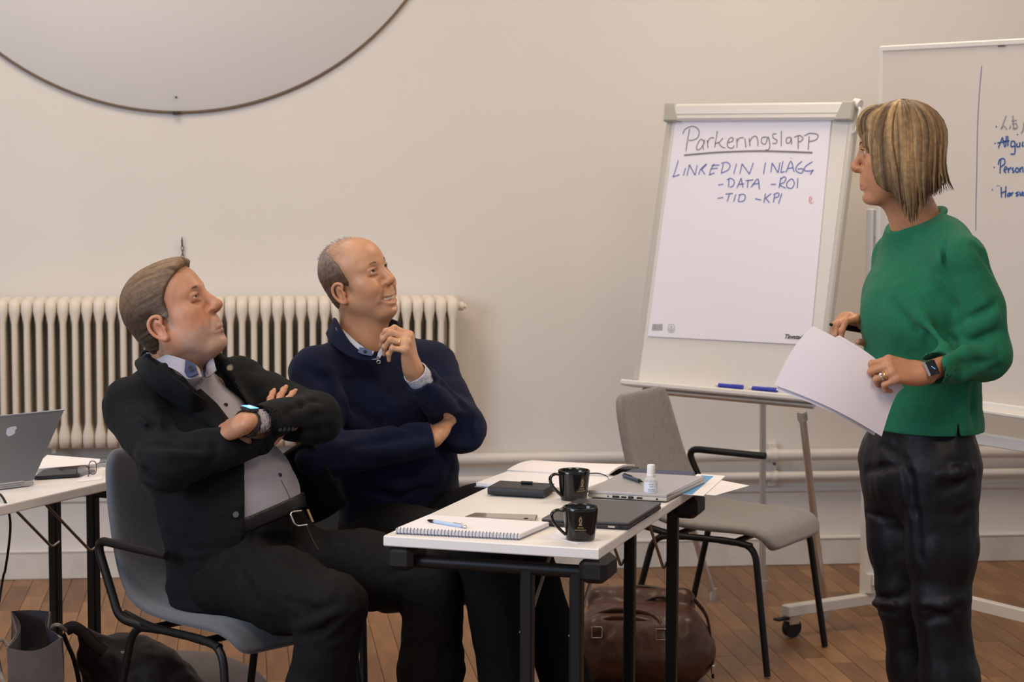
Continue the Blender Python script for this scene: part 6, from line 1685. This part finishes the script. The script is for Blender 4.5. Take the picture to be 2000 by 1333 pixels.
aw.chain([Rsw, eRw, wRw + nrm(eRw - wRw) * .05], [.066, .058, .046], .02)
aw.ell(eLw + A(.0, 0, -.01), (.062, .060, .058), None, .02)
awd = nrm(eLw - wLw); arw = nrm(eRw - wRw)
aw.d(folds(.0050, (7, 7, 8), 131)); aw.d(folds(.0026, (22, 22, 18), 133))
aw.s(f_cone(wLw + awd * .060, wLw - awd * .06, .036, .035), .003); aw.s(f_cyl(wLw + awd * .038, wLw - awd * .06, .070, .070), .003)
aw.s(f_cyl(wRw + arw * .045, wRw - arw * .06, .050, .050), .003)
tw.d(folds(.0055, (6, 6, 5), 135, np.stack([Fw, Lw, UP], 1))); tw.d(folds(.0026, (20, 20, 14), 136, np.stack([Fw, Lw, UP], 1)))
tw.i(f_plane(hem, -UP), .003)
gw = SDF(); gw.inc(tw); gw.u(aw.f(), .013); gw.u(tube_ring(wLw + awd * .034, wLw + awd * .068, .0405, .0445, .0045).f(), .002)
gb = SDF(); gb.inc(gw)
crease(gw, gb, [(((1842, 470), (1850, 540), (1862, 600), (1880, 650)), .010), (((1872, 640), (1910, 622), (1950, 590)), .012), (((1876, 668), (1915, 660), (1958, 645)), .012), (((1845, 690), (1872, 672), (1895, 668)), .010),
    (((1900, 700), (1930, 716), (1952, 720)), .009), (((1905, 480), (1925, 500), (1938, 530)), .008), (((1740, 590), (1790, 640), (1840, 700)), .008), (((1902, 760), (1900, 800), (1908, 835)), .010), (((1860, 655), (1872, 690), (1880, 705)), .009)], .018)
ridge(gw, gb, [(((1868, 655), (1900, 642), (1945, 618)), .013), (((1850, 705), (1885, 690), (1930, 690)), .011), (((1885, 755), (1880, 800), (1886, 835)), .010), (((1755, 560), (1800, 620), (1850, 680)), .010), (((1830, 740), (1880, 735), (1935, 712)), .008)], .022)
nkc = P(1794, 427, 5.365); nax = nrm(UP * .90 + Fw * .43)
gw.i(f_plane(nkc, nax), .004)
gw.s(f_cone(nkc - nax * .05, nkc + nax * .08, .052, .056), .004)
sl_ = [(1868, 852), (1872, 812), (1888, 852)]; slp = [sd_hit(gb, x, min(y, 838)) for x, y in sl_]
gw.s(f_prism([(-.014, -.05), (0, .032), (.016, -.05)], A(slp[1][0], slp[1][1], hem[2]), A(1, .1, 0), UP, -.06, .06), .001)
gs = sdf_obj('sweater', gw, A(.6, 4.85, .8), A(1.45, 5.85, 1.55), .0046, m_green, wom, label='emerald green crew neck sweater')
e_a = nrm(Fw - nax * (Fw @ nax)); e_b = np.cross(nax, e_a)
nc = [nkc - nax * .004 + e_a * (.064 * math.cos(a)) + e_b * (.066 * math.sin(a)) for a in np.linspace(0, 2 * math.pi, 41)[:-1]]
mk('neck_band', MB().tube(nc, [(.0105, .0065)] * 40, 10, closed=True, flat=nax), m_green, gs)
# trousers
tq = SDF()
tq.u(f_ecap(hem + UP * .03, Pw - UP * .06, (.158, .118), (.165, .124), Lw), 0)
tq.chain([hLw, hLw * .4 + kLw * .6 + A(.006, 0, 0), kLw, kLw * .5 + aLw * .5, aLw], [.112, .088, .070, .072, .072], .03)
tq.chain([hRw, hRw * .4 + kRw * .6, kRw, kRw * .5 + aRw * .5, aRw], [.112, .086, .068, .070, .070], .03)
qb = SDF(); qb.inc(tq)
crease(tq, qb, [(((1745, 860), (1770, 930), (1785, 1000), (1792, 1090)), .011), (((1690, 920), (1720, 915), (1760, 905)), .008), (((1690, 1000), (1720, 1010), (1745, 1015)), .007), (((1705, 1165), (1740, 1172), (1775, 1160)), .010), (((1800, 1190), (1840, 1195), (1875, 1180)), .011),
    (((1845, 960), (1875, 945), (1900, 930)), .009), (((1860, 900), (1885, 905)), .007), (((1800, 1215), (1830, 1205), (1855, 1210)), .008), (((1710, 1190), (1740, 1195)), .008), (((1870, 1010), (1895, 990)), .008), (((1720, 870), (1745, 890), (1765, 900)), .008)], .016)
ridge(tq, qb, [(((1805, 1182), (1845, 1184), (1872, 1172)), .010), (((1706, 1180), (1745, 1182)), .009), (((1840, 930), (1870, 925), (1895, 915)), .009)], .02)
tq.i(f_plane(hem + UP * .05, UP), .003); tq.d(folds(.0045, (10, 10, 6), 141)); tq.d(folds(.0025, (26, 26, 16), 143))
sdf_obj('trousers', tq, A(.7, 5.0, -.02), A(1.35, 5.75, 1.0), .0052, m_leather, wom, label='black leather-look trousers')
shoe('shoe', aLw, A(-.95, -.2, 0), m_shoe, wom); shoe('shoe', aRw, A(-.95, .1, 0), m_shoe, wom)
# watch and rings
wcw = wLw + awd * .008; wnw = nrm(A(.05, -.95, .30)); wnw = nrm(wnw - awd * (wnw @ awd)); wsw = np.cross(awd, wnw); Rw_ = np.stack([awd, wsw, wnw], 1)
ww_ = mk('wristwatch', MB().box(wcw + wnw * .0290, (.0175, .0205, .0050), Rw_, .0045), mat('watch_steel', (.60, .56, .52), .22, 1.0), wom)
mk('watch_band', MB().tube([wcw + (wnw * math.cos(a) * .0265 + wsw * math.sin(a) * .0285) for a in np.linspace(0, 2 * math.pi, 25)[:-1]], [(.0018, .0095)] * 24, 8, closed=True, flat=awd), mat('watch_mesh_band', (.45, .40, .36), .35, .9), ww_)
mk('watch_glass', MB().box(wcw + wnw * .0342, (.0148, .0176, .0008), Rw_, .0006), mat('watch_black_glass', (.010, .010, .016), .08, coat=.5), ww_)
mk('watch_hand', MB().box(wcw + wnw * .0352 + awd * .001, (.0012, .006, .0002), Rw_ @ rotz(-.7)), mat('watch_blue_hand', (.12, .32, .7), .3, emit=(.10, .3, .7), estr=.5), ww_)
rg_, rc, ru, rt_ = ring_on(wLw, dLw, nLw, 'L', .93, 2, .95, wom, m_goldr, .0100, .42)
rg2, rc2, ru2, rt2 = ring_on(wLw, dLw, nLw, 'L', .93, 2, .95, wom, mat('silver_ring', (.8, .78, .75), .15, 1.0), .0102, .62)
mk('ring_stones', MB().ell(rc2 + ru2 * .0105 if (ru2 @ A(0, -1, 0)) > 0 else rc2 - ru2 * .0105, (.0042, .0042, .0042), None, 8, 6), mat('ring_stone', (.9, .9, .92), .08, .3, coat=1), rg2)
# sheets of paper in the left hand, and a small clicker in the right
def sheet(c4, bow, sag, off, nm='paper_sheet', lab=None):
    a, b_, c_, d_ = c4; g = []
    nn = nrm(np.cross(b_ - a, d_ - a)); nn = nn if nn[1] < 0 else -nn
    for i in np.linspace(0, 1, 15):
        g.append([(a * (1 - j) + b_ * j) * (1 - i) + (d_ * (1 - j) + c_ * j) * i + nn * (bow * math.sin(math.pi * j) + off) + UP * (sag * math.sin(math.pi * i) ** 1.0) for j in np.linspace(0, 1, 15)])
    t = mk(nm, MB().grid(np.array(g), .0004), m_sheet, None, org=(a + c_) / 2, label=lab, cat='paper', group="paper sheets held in the woman's left hand")
    return t
m_sheet = mat('held_paper', (.80, .765, .845), .75)
p1, p2, p3, p4 = P(1588, 637, 5.10), P(1764, 752, 5.11), P(1722, 853, 5.06), P(1512, 752, 5.01)
LABS = ("front white sheet of the curved bundle in the woman's left hand", "second white sheet of the held bundle, corner showing below the front one", "rear white sheet of the held bundle, farthest from the camera")
sheet((p1, p2, p3, p4), .020, .018, .0, lab=LABS[0])
sheet((P(1592, 640, 5.103), P(1766, 757, 5.113), P(1708, 851, 5.063), P(1516, 762, 5.013)), .0195, .0175, -.0010, lab=LABS[1])
sheet((P(1640, 655, 5.106), P(1762, 750, 5.116), P(1702, 846, 5.066), P(1530, 748, 5.016)), .019, .017, -.0020, lab=LABS[2])
ck0, ck1 = P(1622, 634, 5.39), P(1678, 645, 5.42)
ck = thing('presentation_clicker', (ck0 + ck1) / 2, "small black remote clicker held in the woman's far hand", 'remote')
mk('housing', MB().tube([ck0 - (ck1 - ck0) * .02, ck0 + (ck1 - ck0) * .1, ck0 * .5 + ck1 * .5, ck1], [(.004, .003), (.0095, .0070), (.0105, .0080), (.009, .007)], 14), m_blk, ck)
mk('button_pad', MB().box(ck0 * .75 + ck1 * .25 + A(0, -.003, .0068), (.006, .004, .0012), None, .001), mat('pad_grey', (.06, .06, .065), .5), ck)
